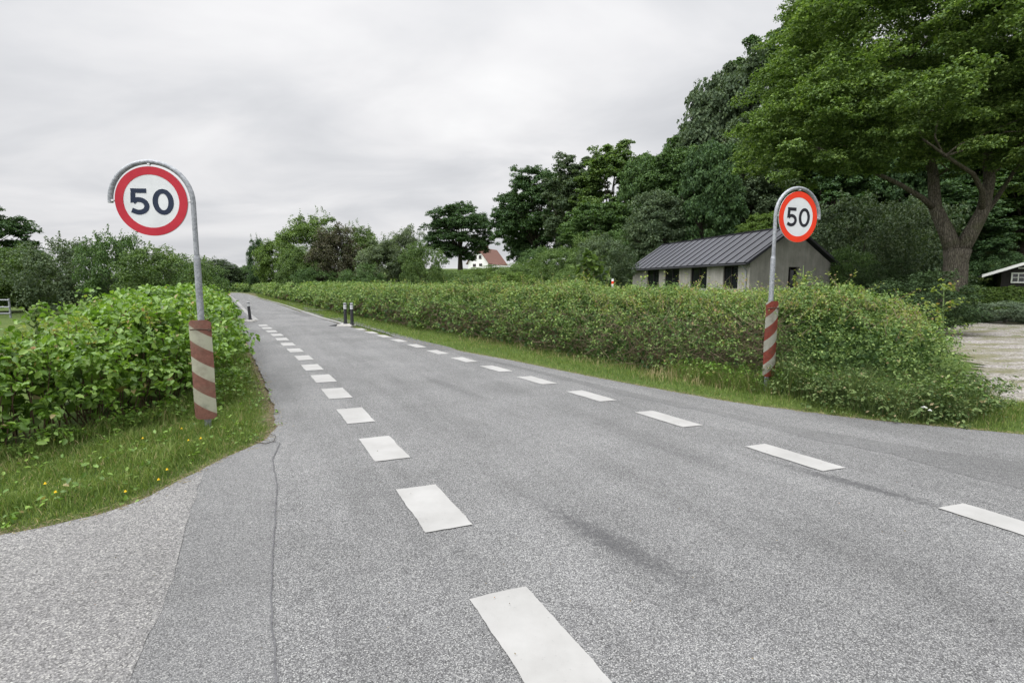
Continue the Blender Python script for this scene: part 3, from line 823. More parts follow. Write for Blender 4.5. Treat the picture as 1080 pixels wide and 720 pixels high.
# ------------------------------------------------------------------ hedges
def hedge_leaves(poly, n, hfun, leaf, rg, wgt, lf_far=.012, long=False, droop=0, side=.45, aspect=.6, soft=.35, skin=.16, rough=1.0, zlow=.03, thin=0):
    q = in_poly(n, poly, rg, wgt)
    x, y = q[:, 0], q[:, 1]
    e = -poly_sd(x, y, poly)
    H = hfun(x, y)
    prof = np.sqrt(np.clip(e/soft, 0.03, 1))
    H = H*(.55 + .45*prof) + rough*(.10*wob(x, y, 0, 1.1) + .10*wob(x, y, 0, 3.1) + .07*wob(x, y, 0, 8))
    n = len(q)
    isside = rg.uniform(size=n) < np.where(e < .5, side*1.6, .12)
    z = np.where(isside, H*(zlow + (1-zlow)*rg.uniform(0, 1, n)**.75), H - np.abs(rg.normal(size=n))*skin)
    if thin:
        kk = (z > H*.58) | (rg.uniform(size=n) > thin*(.75 + .35*wob(x, y, z, 2.5))) | (np.hypot(x-4.6, y-6.9) < 1.6)
        x, y, z, e, isside, H = x[kk], y[kk], z[kk], e[kk], isside[kk], H[kk]; n = len(x)
    # outward direction in plan by finite difference of edge distance
    ep = .05
    gx_ = (-poly_sd(x+ep, y, poly) - e)/ep; gy_ = (-poly_sd(x, y+ep, poly) - e)/ep
    outw = -np.stack([gx_, gy_, np.zeros(n)], 1)
    # side leaves move to the face with lumps
    lump = .13*wob(x*2, y*2, z*3, 2.0) + .06*wob(x, y, z, 9)
    push = np.where(isside & (e < .5), rg.uniform(0, .3, n)+lump, lump*.5)
    P = np.stack([x, y, z], 1) + outw*push[:, None]
    P[:, 2] = np.maximum(P[:, 2], .04) + ground_z(P[:, 0], P[:, 1]) * 1.0
    nr = np.where(isside[:, None], outw*.8 + UP*.55, outw*.25 + UP) + rg.normal(size=(n, 3))*.45
    dist = np.hypot(x, y)
    L = (leaf + lf_far*np.clip(dist-6, 0, 60))*rg.uniform(.6, 1.35, n)
    return leaves(P, nr, L, L*aspect, .15, droop, rg, long), P

def shoots(poly, n, hfun, length, leaf, rg, wgt, nl=12, lean=.4, aspect=.55, low=.96):
    q = in_poly(n, poly, rg, wgt)
    e = -poly_sd(q[:, 0], q[:, 1], np.asarray(poly))
    z = hfun(q[:, 0], q[:, 1])*low*(.6+.4*np.sqrt(np.clip(e/.35, .03, 1))) + ground_z(q[:, 0], q[:, 1])
    b = np.stack([q[:, 0], q[:, 1], z], 1)
    L = length*rg.uniform(.35, 1.3, n)
    dirv = norm(np.stack([rg.normal(size=n)*lean, rg.normal(size=n)*lean, np.ones(n)], 1))
    tip = b + dirv*L[:, None]
    mid = (b+tip)/2 + UP*.03
    tip2 = tip + np.stack([dirv[:, 0], dirv[:, 1], -.3*np.ones(n)], 1)*.15*L[:, None]
    st = join([sticks(b, mid, .004, .003), sticks(mid, tip2, .003, .0012)])
    k = rg.uniform(.1, 1.02, (n, nl)); P = b[:, None]*(1-k)[..., None] + tip2[:, None]*k[..., None] + rg.normal(size=(n, nl, 3))*leaf*.55
    P = P.reshape(-1, 3)
    Lf = leaf*rg.uniform(.6, 1.2, len(P))
    lv = leaves(P, rg.normal(size=(len(P), 3))*.6+UP, Lf, Lf*aspect, .15, .3, rg, True)
    return st, lv

# --- left corner hedge of broad leaves
hl = [(-10,2.0),(-7.2,3.1),(-5.2,3.95),(-4.62,4.45),(-4.45,4.95),(-4.25,5.45),(-3.95,6.1),(-3.98,6.7),(-4.25,7.4),(-4.85,8.6),(-7.0,12.35),(-12.6,22),(-22.9,40),(-37.8,67),(-50.2,87.5),(-56,95.5),(-58,93.5),(-40.5,67),(-25.4,40),(-15,22.5),(-10.5,15),(-8.7,10.5),(-7.2,8.5),(-6.2,7.2),(-5.5,6.2),(-5.25,5.4),(-5.7,4.85),(-8,4.1),(-11,3.2)]
def hlf(x, y):
    far = sstep(7, 14, np.hypot(x, y))
    left = sstep(-5.6, -7.8, x)*(1-sstep(6.5, 8.5, y))
    return 1.08 + .09*far - .22*left + .05*wob(x, y, 0, 1.4)
hw = lambda x, y: np.clip((5.0/np.maximum(np.hypot(x, y), 4.2))**1.6, .02, 1)
rg = np.random.default_rng(31)
root = thing('roadside_hedge', (-4.6, 6.5, .04), 'bright green broad leaved hedge round the grass corner behind the larger sign', 'hedge')
def child(name, me, mat, parent):
    o = link(name, me, mat, parent)
    o.matrix_parent_inverse = Matrix.Translation(parent.location).inverted()
    return o
_, P_ = hedge_leaves(hl, 5200, hlf, .066, rg, hw, .005, side=.55, skin=.09, zlow=.14)
P_ = P_ + rg.normal(size=P_.shape)*np.array([.06, .06, .05])
dd = np.hypot(P_[:, 0], P_[:, 1]); kk = (P_[:, 2] > .75) | (wob(P_[:, 0], P_[:, 1], P_[:, 2], 3.1) > -.35)
P_, dd = P_[kk], dd[kk]
lv = clump_leaves(P_, rg.uniform(.07, .19, len(P_))*(1+.05*np.clip(dd-6, 0, 60)), 15, .062+.005*np.clip(dd-6, 0, 60), 301, .95, .55, .45, long=True, droop=.9, aspect=.64, gmin=ground_z(P_[:, 0], P_[:, 1]))
child('foliage', mesh_np('foliage', *lv), L_dog, root)
# shaded inner leaves and stems so that the hedge is not hollow
hl_in = [(-10,2.3),(-7.2,3.4),(-5.3,4.4),(-4.75,5.0),(-4.4,6.1),(-4.6,7.3),(-5.2,8.8),(-7.4,12.6),(-13,22.3),(-23.3,40.3),(-38.2,67),(-51,88),(-57,94.5),(-40.2,67),(-25.1,40),(-14.8,22.5),(-10.2,15),(-8.4,10.5),(-7.0,8.5),(-6.0,7.2),(-5.3,6.2),(-5.1,5.4),(-5.6,4.75),(-8,3.95),(-10.8,3.0)]
q = in_poly(9000, hl_in, rg, hw); Hq = hlf(q[:, 0], q[:, 1])
Pq = np.stack([q[:, 0], q[:, 1], ground_z(q[:, 0], q[:, 1]) + Hq*rg.uniform(.1, .85, len(q))], 1)
Lq = .13 + .008*np.clip(np.hypot(q[:, 0], q[:, 1])-6, 0, 60)
child('inner_foliage', mesh_np('inner_foliage', *leaves(Pq, rg.normal(size=Pq.shape), Lq, Lq*.8, .1, 0, rg)), L_dog, root)
q = in_poly(1500, hl_in, rg, hw)
b = np.stack([q[:, 0], q[:, 1], ground_z(q[:, 0], q[:, 1])-.02], 1); t = b + np.stack([rg.normal(size=1500)*.2, rg.normal(size=1500)*.2, hlf(q[:, 0], q[:, 1])*.85], 1)
st0 = sticks(b, t, .009, .003)
st, lv = shoots(hl, 520, hlf, .24, .05, rg, hw, 13, .45, .6)
child('stems', mesh_np('stems', *join([st0, st])), M_twig, root)
child('shoot_leaves', mesh_np('shoot_leaves', *lv), L_sprig, root)

# --- right roadside hedge
hr = [(-58,106.5),(-50.5,100),(-43.2,87.9),(-27.1,58.6),(-18.5,44.1),(-10.9,30.5),(-5.85,21.75),(-3.15,17.45),(-.85,14.05),(.97,11.25),(2.15,9.4),(3.0,8.3),(3.6,7.6),(4.2,7.05),(4.8,6.6),(5.25,6.5),(5.75,6.75),(6.05,7.35),(6.5,8.2),(7.1,9.2),(7.0,10.4),(5.6,11.2),(4.4,12.2),(3.0,13.6),(1.1,16.0),(-1.3,19.6),(-4.0,23.8),(-9.0,32.3),(-16.7,45.6),(-25.3,60),(-41.4,89),(-48.8,101.5),(-57,108.5)]
def hrf(x, y):
    h = 1.24 + .13*sstep(9, 14, y)
    h = h*(1 - .24*sstep(5.0, 6.9, x + .12*(8-y))) + .05*np.exp(-((x-3.3)**2 + (y-10.2)**2)/1.5)
    b = .12*np.exp(-((x-1.3)**2 + (y-12.6)**2)/.9) + .12*np.exp(-((x-5.3)**2 + (y-8.2)**2)/.6)
    return h + b + .06*wob(x, y, 0, .9)
rg = np.random.default_rng(32)
hw2 = lambda x, y: np.clip((8.5/np.maximum(np.hypot(x, y), 8.0))**1.45, .02, 1)
root = thing('roadside_hedge', (2.5, 10.5, .04), 'long mixed hedge running along the road to the copse, brown at its foot', 'hedge')
_, P_ = hedge_leaves(hr, 14500, hrf, .03, rg, hw2, .0042, side=.62, skin=.08, zlow=.08, thin=.6)
P_ = P_ + rg.normal(size=P_.shape)*np.array([.06, .06, .05])
dd = np.hypot(P_[:, 0], P_[:, 1])
sp_ = .5 + .5*wob(P_[:, 0], P_[:, 1], 0, .8)          # species change along the hedge
lfz = np.clip(.026 + .012*sp_, .02, .05) + .0034*np.clip(dd-7, 0, 70)
lv = clump_leaves(P_, rg.uniform(.05, .19, len(P_))*(1+.035*np.clip(dd-8, 0, 60)), 17, lfz, 302, .95, .6, .4, aspect=.62, gmin=ground_z(P_[:, 0], P_[:, 1]))
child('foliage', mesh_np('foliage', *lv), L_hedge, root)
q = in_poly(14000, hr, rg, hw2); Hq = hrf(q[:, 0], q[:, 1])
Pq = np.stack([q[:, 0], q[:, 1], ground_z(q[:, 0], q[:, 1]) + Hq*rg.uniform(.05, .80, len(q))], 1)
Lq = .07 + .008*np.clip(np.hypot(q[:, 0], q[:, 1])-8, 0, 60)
child('inner_foliage', mesh_np('inner_foliage', *leaves(Pq, rg.normal(size=Pq.shape), Lq, Lq*.8, .1, 0, rg)), L_forest, root)  # darker leaf colour paints in the shade deep inside the hedge
# twiggy brown face below the top growth: strip along the front
front = [(-43.0,88),(-26.9,58.8),(-18.3,44.3),(-10.7,30.7),(-5.6,21.9),(-2.9,17.6),(-.6,14.2),(1.2,11.4),(2.35,9.6),(3.15,8.45),(3.9,7.6)]
fr = np.array(front); seg = np.diff(fr, axis=0)
sl = np.linalg.norm(seg, axis=1)
def along(n, rg, pw=1.2):
    cum = np.r_[0, np.cumsum(sl[::-1])]
    s = rg.uniform(0, 1, n)**pw*cum[-1]
    k = np.clip(np.searchsorted(cum, s, side='right')-1, 0, len(sl)-1)
    kk = len(sl)-1-k
    t = norm(fr[:-1]-fr[1:])[kk]
    p = fr[1:][kk] + t*(s-cum[k])[:, None]
    nrm = np.stack([-t[:, 1], t[:, 0]], 1)     # towards the road
    return p, t, nrm, s
p, t, nr_, s_ = along(9000, rg, 2.0)
M_twigpale = flat_mat('twig_pale', (.21, .165, .115), .9, .1, var=.4, scale=6)
dist = np.hypot(p[:, 0], p[:, 1])
off = rg.uniform(-.32, .13, 9000)
z = rg.uniform(.08, 1.0, 9000)
sgn = np.sign((nr_*(-p)).sum(1))
P0 = np.stack([p[:, 0]+nr_[:, 0]*off, p[:, 1]+nr_[:, 1]*off, z + ground_z(p[:, 0], p[:, 1])], 1)
P0[:, 2] -= .05
P1 = P0 + rg.normal(size=P0.shape)*np.array([.2, .2, .16]) + UP*.10
st0 = sticks(P0, P1, .003+dist*.0002, .0015+dist*.0001)
p, t, nr_, s_ = along(22000, rg, 2.0)
dist = np.hypot(p[:, 0], p[:, 1])
off = rg.uniform(-.25, .17, len(p)); z = .10 + .80*rg.beta(1.5, 1.9, len(p))
keep = (wob(p[:, 0], p[:, 1], z*2, 1.3) > .05 - .012*dist) & (dist > 8.2)
P0 = np.stack([p[:, 0]+nr_[:, 0]*off, p[:, 1]+nr_[:, 1]*off, z + ground_z(p[:, 0], p[:, 1])], 1)[keep]
Lb = (.028 + .0038*np.clip(dist-7, 0, 70))[keep]
child('brown_leaves', mesh_np('brown_leaves', *leaves(P0, rg.normal(size=P0.shape)+np.array([-.5, -.6, .4]), Lb, Lb*.65, .2, 0, rg)), L_brown, root)
st, lv = shoots(hr, 2400, hrf, .24, .036, rg, hw2, 13, .55, .6)
st2, lv2 = shoots(hr, 420, hrf, .50, .036, rg, hw2, 22, .6, .6)
st, lv = join([st, st2]), join([lv, lv2])
child('stems', mesh_np('stems', *join([st0, st])), M_twigpale, root)
child('shoot_leaves', mesh_np('shoot_leaves', *lv), L_sprig, root)

# back bank of rough growth between hedge and barn
rg = np.random.default_rng(33)
bank = [(7.6,12.2),(5.2,14.4),(2.0,19.5),(-2.5,26),(-8,36),(-4,38),(2,34),(10,30),(16,28),(20,25),(15.8,18.6),(11.8,15.2),(9.0,12.4)]
hb = lambda x, y: .75 + .25*wob(x, y, 0, .6)
lv, _ = hedge_leaves(bank, 45000, hb, .11, rg, lambda x, y: np.clip(14/np.hypot(x, y), 0, 1), .004, side=.2, soft=.8, skin=.12)
o = child('rough_undergrowth', mesh_np('rough_undergrowth', *lv), L_hedge, thing_root := None) if False else link('rough_undergrowth', mesh_np('rough_undergrowth', *lv), L_shrub)
o['kind'] = 'stuff'; o['label'] = 'rough green undergrowth on the ground between hedge and barn'

# ------------------------------------------------------------------ a pale young sapling and a rail hedge
def sapling(x, y, h, label, mat, seed, leaf=.14, n=320, spread=.5, name='sapling'):
    rg = np.random.default_rng(seed)
    gz = float(ground_z(x, y)); root = thing(name, (x, y, gz), label, 'young tree' if name == 'sapling' else 'bush')
    bm = bmesh.new(); limb(bm, [(0,0,-.1),(.03,0,h*.5),(.0,.02,h*.97)], .02+h*.006, .006, 6)
    pts = []
    for k in range(16):
        z0 = h*rg.uniform(.25, .95); a = rg.uniform(0, 6.28); l = spread*(1.1 - z0/h)*rg.uniform(.6, 1.3) + .1
        e = np.array([math.cos(a)*l, math.sin(a)*l, z0 + l*.7]); limb(bm, [(0, 0, z0), tuple(e*np.array([.5,.5,1])-np.array([0,0,l*.3])), tuple(e)], .012, .004, 5)
        pts.append((np.array([0,0,z0]), e))
    bm_obj('stem', bm, M_stem, root, True)
    P = []
    for k in range(n):
        a, b_ = pts[rg.integers(len(pts))]; tt = rg.uniform(.25, 1.05); P.append(a*(1-tt)+b_*tt + rg.normal(size=3)*leaf*.5)
    P = np.array(P); L = leaf*rg.uniform(.7, 1.2, n)
    link('foliage', mesh_np('foliage', *leaves(P, rg.normal(size=P.shape)*.5+UP, L, L*.75, .15, .3, rg, True)), mat, root)
sapling(spot(621, 17), 17, elev(266, 17)-.1, 'young sapling with large pale green leaves behind the hedge', L_light, 5, .2, 420, .75)
sapling(spot(35, 6.6), 6.6, elev(318, 6.6)-.1, 'thin young shoot with a few pale leaves at the field gap in the hedge', L_dog, 6, .075, 130, .3)
sapling(spot(676, 10.2), 10.2, elev(288, 10.2)-.1, 'spindly pale shoot rising from the hedge in front of the barn', L_sprig, 8, .06, 120, .3)
sapling(spot(845, 9.0), 9.0, elev(272, 9.0)-.1, 'spindly reddish tipped shoot rising in front of the barn gable', L_sprig, 9, .06, 90, .3)
sapling(spot(994, 9.4), 9.4, elev(296, 9.4)-.1, 'arching pale shoot with yellow leaves in front of the yew bush', L_sprig, 10, .07, 130, .45)

# clipped hedge at the far side of the drive
rg = np.random.default_rng(36)
h3 = [(spot(1008,27),27),(spot(1200,27),25),(spot(1200,27),27),(spot(1010,29),29)]
lv, _ = hedge_leaves(h3, 16000, lambda x, y: 1.28+0*x, .13, rg, lambda x, y: 1+0*x, 0, side=.6, skin=.1)
root = thing('garden_hedge', (h3[0][0]+4, 27, float(ground_z(h3[0][0]+4, 27))), 'low trimmed green hedge in front of the dark timber house', 'hedge')
child('foliage', mesh_np('foliage', *lv), L_forest3, root)

# ------------------------------------------------------------------ grass and weeds
def scatter_grass(poly, n, h, w, lean, rg, wgt=None, hvar=.5, far=.0):
    q = in_poly(n, poly, rg, wgt)
    x, y = q[:, 0], q[:, 1]
    P = np.stack([x, y, ground_z(x, y) - .008], 1)
    patch = 1 + .45*wob(x, y, 0, 3)
    dist = np.hypot(x, y)
    H = h*patch*rg.uniform(1-hvar, 1+hvar, n)
    sd = poly_sd(x, y, road_np)
    H = H*(.35 + .65*sstep(0, .35, sd))
    k = rg.uniform(size=n) < .15 + .85*sstep(-.01, .10, sd + .03*wob(x, y, 0, 12))
    wv = np.broadcast_to(w*(1+far*dist), (n,))
    return blades(P[k], np.maximum(H, .01)[k], wv[k], lean, rg)
rg = np.random.default_rng(50)
vl = [(-9,1.30),(-7,1.84),(-4.3,2.74),(-3.31,3.12),(-3.09,3.26),(-2.9,3.42),(-2.77,3.66),(-2.72,4.1),(-2.66,4.62),(-2.54,5.15),(-2.67,5.66),(-3.1,6.54),(-4.22,8.55),(-4.9,8.7),(-4.3,7.4),(-4.05,6.2),(-4.4,5.2),(-4.7,4.5),(-5.3,4.0),(-7.3,3.2),(-10,2.1)]
vl2 = [(-4.2,8.5),(-6.35,12.3),(-11.9,22),(-22.1,40),(-37,67),(-37.9,67),(-23,40),(-12.8,22),(-7.3,12.5),(-5.0,8.8)]
vr = [(-44,88),(-28.6,58.0),(-20.0,43.5),(-12.4,30.0),(-7.2,21.1),(-4.6,16.9),(-1.9,13.05),(0.0,10.74),(1.25,9.0),(2.25,7.75),(3.04,6.85),(3.7,6.33),(4.28,5.95),(4.94,5.63),(5.5,5.35),(7.2,4.55),(9,3.8),(9.5,4.4),(7.4,6.2),(6.3,6.9),(5.6,6.9),(4.7,7.1),(3.9,7.8),(2.5,9.7),(1.4,11.5),(-.4,14.4),(-2.7,17.9),(-5.4,22.2),(-10.4,31),(-18,44.6),(-26.6,59),(-42.8,88.3)]
wg = lambda x, y: np.clip((4.5/np.maximum(np.hypot(x, y), 4.0))**1.3, .03, 1)
parts = [scatter_grass(vl, 75000, .055, .0045, .9, rg, wg, far=.02),
         scatter_grass(vl, 5000, .10, .005, .8, rg, wg),
         scatter_grass(vl2, 15000, .10, .007, .7, rg, wg, far=.03),
         scatter_grass(vr, 65000, .055, .0055, .9, rg, wg, far=.03)]
# longer tufts along the hedge feet
foot_l = [(-7.3,2.95),(-5.2,3.75),(-4.5,4.25),(-4.2,5.0),(-3.8,5.7),(-3.75,6.7),(-4.5,8.6),(-4.8,8.7),(-4.3,7.3),(-4.05,6.2),(-4.35,5.2),(-4.7,4.5),(-5.4,4.0),(-7.3,3.2)]
parts.append(scatter_grass(foot_l, 9000, .15, .006, .8, rg))
foot_r = [(3.2,7.5),(3.9,6.9),(4.6,6.4),(5.2,5.95),(5.6,5.95),(5.9,6.4),(6.0,7.0),(5.8,6.7),(5.0,6.7),(4.4,7.1),(3.7,7.9),(3.0,8.5),(2.5,8.9)]
parts.append(scatter_grass(foot_r, 9000, .2, .006, .9, rg))
parts.append(scatter_grass([(2.6,8.3),(3.3,7.3),(4.2,6.6),(4.6,6.6),(3.8,7.4),(3.1,8.2)], 1500, .24, .006, .8, rg))
parts.append(scatter_grass([(5.2,5.55),(7.2,4.6),(11,3.0),(12,4.0),(8,6.0),(6.4,6.7),(5.7,6.3)], 16000, .07, .006, .8, rg))
parts.append(scatter_grass(drive, 7000, .04, .006, .8, rg, lambda x, y: (wob(x*.6, y*1.6, 0, 1.5) > .15)*np.clip(8/np.hypot(x, y), 0, 1), far=.03))
o = link('verge_grass', mesh_np('verge_grass', *join(parts)), L_grass); o['kind'] = 'stuff'; o['label'] = 'green grass on the verges beside the road'
# dry straw
parts = [scatter_grass(foot_r, 600, .26, .006, 1.0, rg),
         scatter_grass([(2.1,8.4),(3.1,7.4),(4.1,6.7),(4.3,7.0),(3.6,7.7),(2.5,8.9)], 420, .16, .006, 1.1, rg),
         scatter_grass([(-1.6,14.4),(1.6,9.7),(2.3,8.7),(2.8,8.9),(1.9,9.9),(-.9,14.8)], 350, .14, .006, 1.1, rg, far=.02),
         scatter_grass(vl, 2200, .05, .005, 1.6, rg, wg)]
# straw litter lying along the edges
q = in_poly(60000, [(-60,-1),(9,-1),(9,60),(-60,60)], rg, lambda x, y: ((np.abs(poly_sd(x, y, road_np)-.02) < .09)*np.clip(6/np.hypot(x, y), 0, 1)**2)) if False else None
ed = []
for E_ in (left_edge[2:16], right_edge[7:20]):
    for p, t in walk(E_, .012):
        if rg.uniform() < min(1, 5/np.hypot(*p)): ed.append(p + rg.normal(size=2)*.045)
ed = np.array(ed)
P = np.stack([ed[:, 0], ed[:, 1], np.maximum(ground_z(ed[:, 0], ed[:, 1]), 0)+.006], 1)
a = rg.uniform(0, 6.28, len(P)); l = rg.uniform(.01, .06, len(P))
parts.append(sticks(P, P+np.stack([np.cos(a)*l, np.sin(a)*l, rg.uniform(-.002, .01, len(P))], 1), .0018, .001))
o = link('dry_grass', mesh_np('dry_grass', *join(parts)), L_straw); o['kind'] = 'stuff'; o['label'] = 'dry straw coloured grass at the hedge foot and road edges'

# broad weeds at the hedge end
rg = np.random.default_rng(52)
q = np.concatenate([in_poly(900, foot_r, rg), in_poly(500, foot_l, rg), in_poly(260, vl, rg)])
hh = np.concatenate([rg.uniform(.04, .34, 900), rg.uniform(.03, .2, 500), rg.uniform(.02, .05, 260)])
c = np.stack([q[:, 0], q[:, 1], ground_z(q[:, 0], q[:, 1])+hh], 1)
P = (c[:, None] + rg.normal(size=(len(c), 7, 3))*np.array([.05, .05, .03])).reshape(-1, 3)
L = rg.uniform(.025, .06, len(P))
o = link('weeds', mesh_np('weeds', *join([leaves(P, rg.normal(size=P.shape)*.4+UP, L, L*.6, .15, .2, rg, True)])), L_dog)
o['kind'] = 'stuff'; o['label'] = 'low broad leaved weeds among the verge grass'

rg = np.random.default_rng(53)
weedy = [(3.5,7.35),(3.9,6.75),(4.4,6.15),(4.9,5.88),(5.3,5.75),(5.65,5.95),(5.9,6.5),(6.1,7.1),(5.6,6.9),(5.1,6.75),(4.6,6.95),(4.0,7.4)]
_, P_ = hedge_leaves(weedy, 1100, lambda x, y: .42+.12*wob(x, y, 0, 3), .03, rg, None, 0, side=.6, skin=.08)
lv = clump_leaves(P_, rg.uniform(.04, .12, len(P_)), 13, rg.uniform(.02, .05, len(P_)), 303, .9, .6, .3, aspect=.6, gmin=ground_z(P_[:, 0], P_[:, 1]))
st = scatter_grass(weedy, 7000, .36, .005, .9, rg)
o = link('tall_weeds', mesh_np('tall_weeds', *join([lv, st])), L_weed); o['kind'] = 'stuff'; o['label'] = 'tall rough weeds spilling to the road at the hedge end'

# flowers
M_yel = flat_mat('dandelion_yellow', (.75, .50, .02), .7, .2, var=.15)
M_wht = flat_mat('umbel_white', (.75, .76, .72), .7, .2, var=.1)
def gpt(u, v, z=.05):
    x = (u-540)/F; yy = (360-v)/F
    d = np.array([x, math.cos(PITCH)+yy*math.sin(PITCH), -math.sin(PITCH)+yy*math.cos(PITCH)])
    return d[:2]*((z-EYE)/d[2])
def flower(px, mat, lb, cat, grp, h, r, name, n=22):
    p = gpt(*px, z=h); gz = float(ground_z(p[0], p[1]))
    root = thing(name, (p[0], p[1], gz), lb, cat, grp)
    bm = bmesh.new(); add_tube(bm, [(0,0,-.01),(.004,0,h*.5),(0,0,h)], [.0022]*3, 5); bm_obj('stem', bm, M_stem, root)
    bm = bmesh.new()
    for ring, (rr, zz) in enumerate(((r, 0), (r*.7, .006), (r*.4, .010))):
        for k in range(n):
            a = 2*math.pi*(k+.5*ring)/n
            c_, s_ = math.cos(a), math.sin(a); w = rr*.16
            q = [bm.verts.new((0, 0, h+zz*.5)), bm.verts.new((c_*rr*.6-s_*w, s_*rr*.6+c_*w, h+zz+.003)), bm.verts.new((c_*rr, s_*rr, h+zz)), bm.verts.new((c_*rr*.6+s_*w, s_*rr*.6-c_*w, h+zz+.003))]
            bm.faces.new(q)
    bm_obj('flower_head', bm, mat, root)
for px in ((192,457),(199,467),(212,466),(151,467),(167,502),(176,493),(132,515),(89,494),(58,469),(48,514),(59,523)):
    flower(px, M_yel, 'small yellow dandelion in the grass corner near the larger sign', 'flower', 'dandelions in the grass corner', .06, .0115, 'dandelion')
flower((938,423), M_yel, 'single yellow flower at the foot of the right end of the hedge', 'flower', None, .18, .02, 'dandelion')
flower((975,427), M_wht, 'larger white flower head in the weeds at the hedge end', 'flower', None, .2, .035, 'white_flower')
flower((981,430), M_wht, 'smaller white flower head touching the larger white one', 'flower', None, .19, .022, 'white_flower')

# ------------------------------------------------------------------ speed signs
def galv():
    m, nt, out = new_mat('galvanised_steel')
    c = coords(nt)
    v = nt.nodes.new('ShaderNodeTexVoronoi'); v.inputs['Scale'].default_value = 60; nt.links.new(c, v.inputs[0])
    sep = nt.nodes.new('ShaderNodeSeparateColor'); nt.links.new(v.outputs['Color'], sep.inputs[0])
    f = noise(nt, c, 5, 5, .7)
    k = mathn(nt, 'ADD', mathn(nt, 'MULTIPLY', sep.outputs[0], .4), mathn(nt, 'MULTIPLY', f, .6))
    col = ramp(nt, [(.25, (.17, .18, .195)), (.75, (.32, .335, .35))], k).outputs[0]
    principled(nt, out, col, .5, .4, .35)
    return m
M_galv = galv()
def paint(name, a, b, rough=.55):
    m, nt, out = new_mat(name); c = coords(nt)
    f = noise(nt, c, 3.5, 6, .7)
    col = ramp(nt, [(.35, a), (.65, b)], f).outputs[0]
    principled(nt, out, col, rough, .12); return m
M_face = paint('sign_white', (.54, .555, .56), (.62, .635, .64))
M_red1 = paint('sign_red_faded', (.36, .024, .038), (.43, .034, .048))
M_red2 = paint('sign_red_orange', (.62, .038, .014), (.70, .048, .018))
M_num1 = paint('sign_numeral_navy', (.016, .024, .045), (.026, .035, .06))
M_num2 = paint('sign_numeral_black', (.014, .014, .018), (.024, .024, .03))
M_steel = flat_mat('bolt_steel', (.5, .5, .5), .35, .5, .7)
def stripe_mat(name, sgn, red, white, rust, c0):
    m, nt, out = new_mat(name); c = coords(nt)
    sp = nt.nodes.new('ShaderNodeSeparateXYZ'); nt.links.new(c, sp.inputs[0])
    k = mathn(nt, 'ADD', mathn(nt, 'MULTIPLY', sp.outputs[0], sgn), sp.outputs[2])
    fr_ = mathn(nt, 'FRACT', mathn(nt, 'ADD', mathn(nt, 'DIVIDE', k, .335), c0))
    sel = mathn(nt, 'LESS_THAN', fr_, .52)
    f = noise(nt, c, 26, 6, .75); g = noise(nt, c, 5, 5, .65)
    rc = ramp(nt, [(.3, tuple(x*.7 for x in red)), (.7, tuple(x*1.2 for x in red))], f).outputs[0]
    wc = ramp(nt, [(.25, tuple(x*.55 for x in white)), (.45, white), (.8, tuple(min(1, x*1.15) for x in white))], g).outputs[0]
    col = mixc(nt, sel, wc, rc)
    dirt = ramp(nt, [(.50, g3(0)), (.68, g3(.6))], g).outputs[0]
    col = mixc(nt, dirt, col, rust)
    sc_ = ramp(nt, [(.68, g3(0)), (.73, g3(.7))], f).outputs[0]
    col = mixc(nt, sc_, col, (.35, .34, .30))
    principled(nt, out, col, .7, .3, 0, bump(nt, f, .15, .002)); return m
M_guard1 = stripe_mat('guard_stripes_faded', .6, (.29, .145, .11), (.49, .49, .39), (.25, .20, .15), .70)
M_guard2 = stripe_mat('guard_stripes_red', -.8, (.28, .07, .048), (.42, .42, .36), (.18, .12, .09), .326)

def ring_pts(r, n=64): return [(r*math.cos(2*math.pi*k/n), r*math.sin(2*math.pi*k/n)) for k in range(n)]
def plate(bm, pts, y0, y1):
    a = [bm.verts.new((p[0], y0, p[1])) for p in pts]; b = [bm.verts.new((p[0], y1, p[1])) for p in pts]
    bm.faces.new(a); bm.faces.new(b[::-1])
    for k in range(len(pts)):
        bm.faces.new((a[k], b[k], b[(k+1) % len(pts)], a[(k+1) % len(pts)]))
def annulus(bm, ro, ri, y0, y1, n=72, cx=0, cz=0):
    def P(r, k, y):
        a = 2*math.pi*k/n
        rx, rz = (r, r) if isinstance(r, (int, float)) else r
        return bm.verts.new((cx + rx*math.cos(a), y, cz + rz*math.sin(a)))
    R = [[P(r, k, y) for k in range(n)] for (r, y) in ((ro, y0), (ri, y0), (ri, y1), (ro, y1))]
    for j in range(4):
        for k in range(n):
            bm.faces.new((R[j][k], R[j][(k+1) % n], R[(j+1) % 4][(k+1) % n], R[(j+1) % 4][k]))
def stroke(bm, pts, w, y0, y1):
    pts = np.array(pts, float); t = norm(np.gradient(pts, axis=0)); n = np.stack([-t[:, 1], t[:, 0]], 1)
    L = [tuple(p) for p in pts + n*w/2]; R = [tuple(p) for p in pts - n*w/2]
    rows = []
    for a, b in zip(L, R):
        rows.append([bm.verts.new((a[0], y0, a[1])), bm.verts.new((b[0], y0, b[1])), bm.verts.new((b[0], y1, b[1])), bm.verts.new((a[0], y1, a[1]))])
    for i in range(len(rows)-1):
        for k in range(4):
            bm.faces.new((rows[i][k], rows[i][(k+1) % 4], rows[i+1][(k+1) % 4], rows[i+1][k]))
    bm.faces.new(rows[0]); bm.faces.new(rows[-1][::-1])

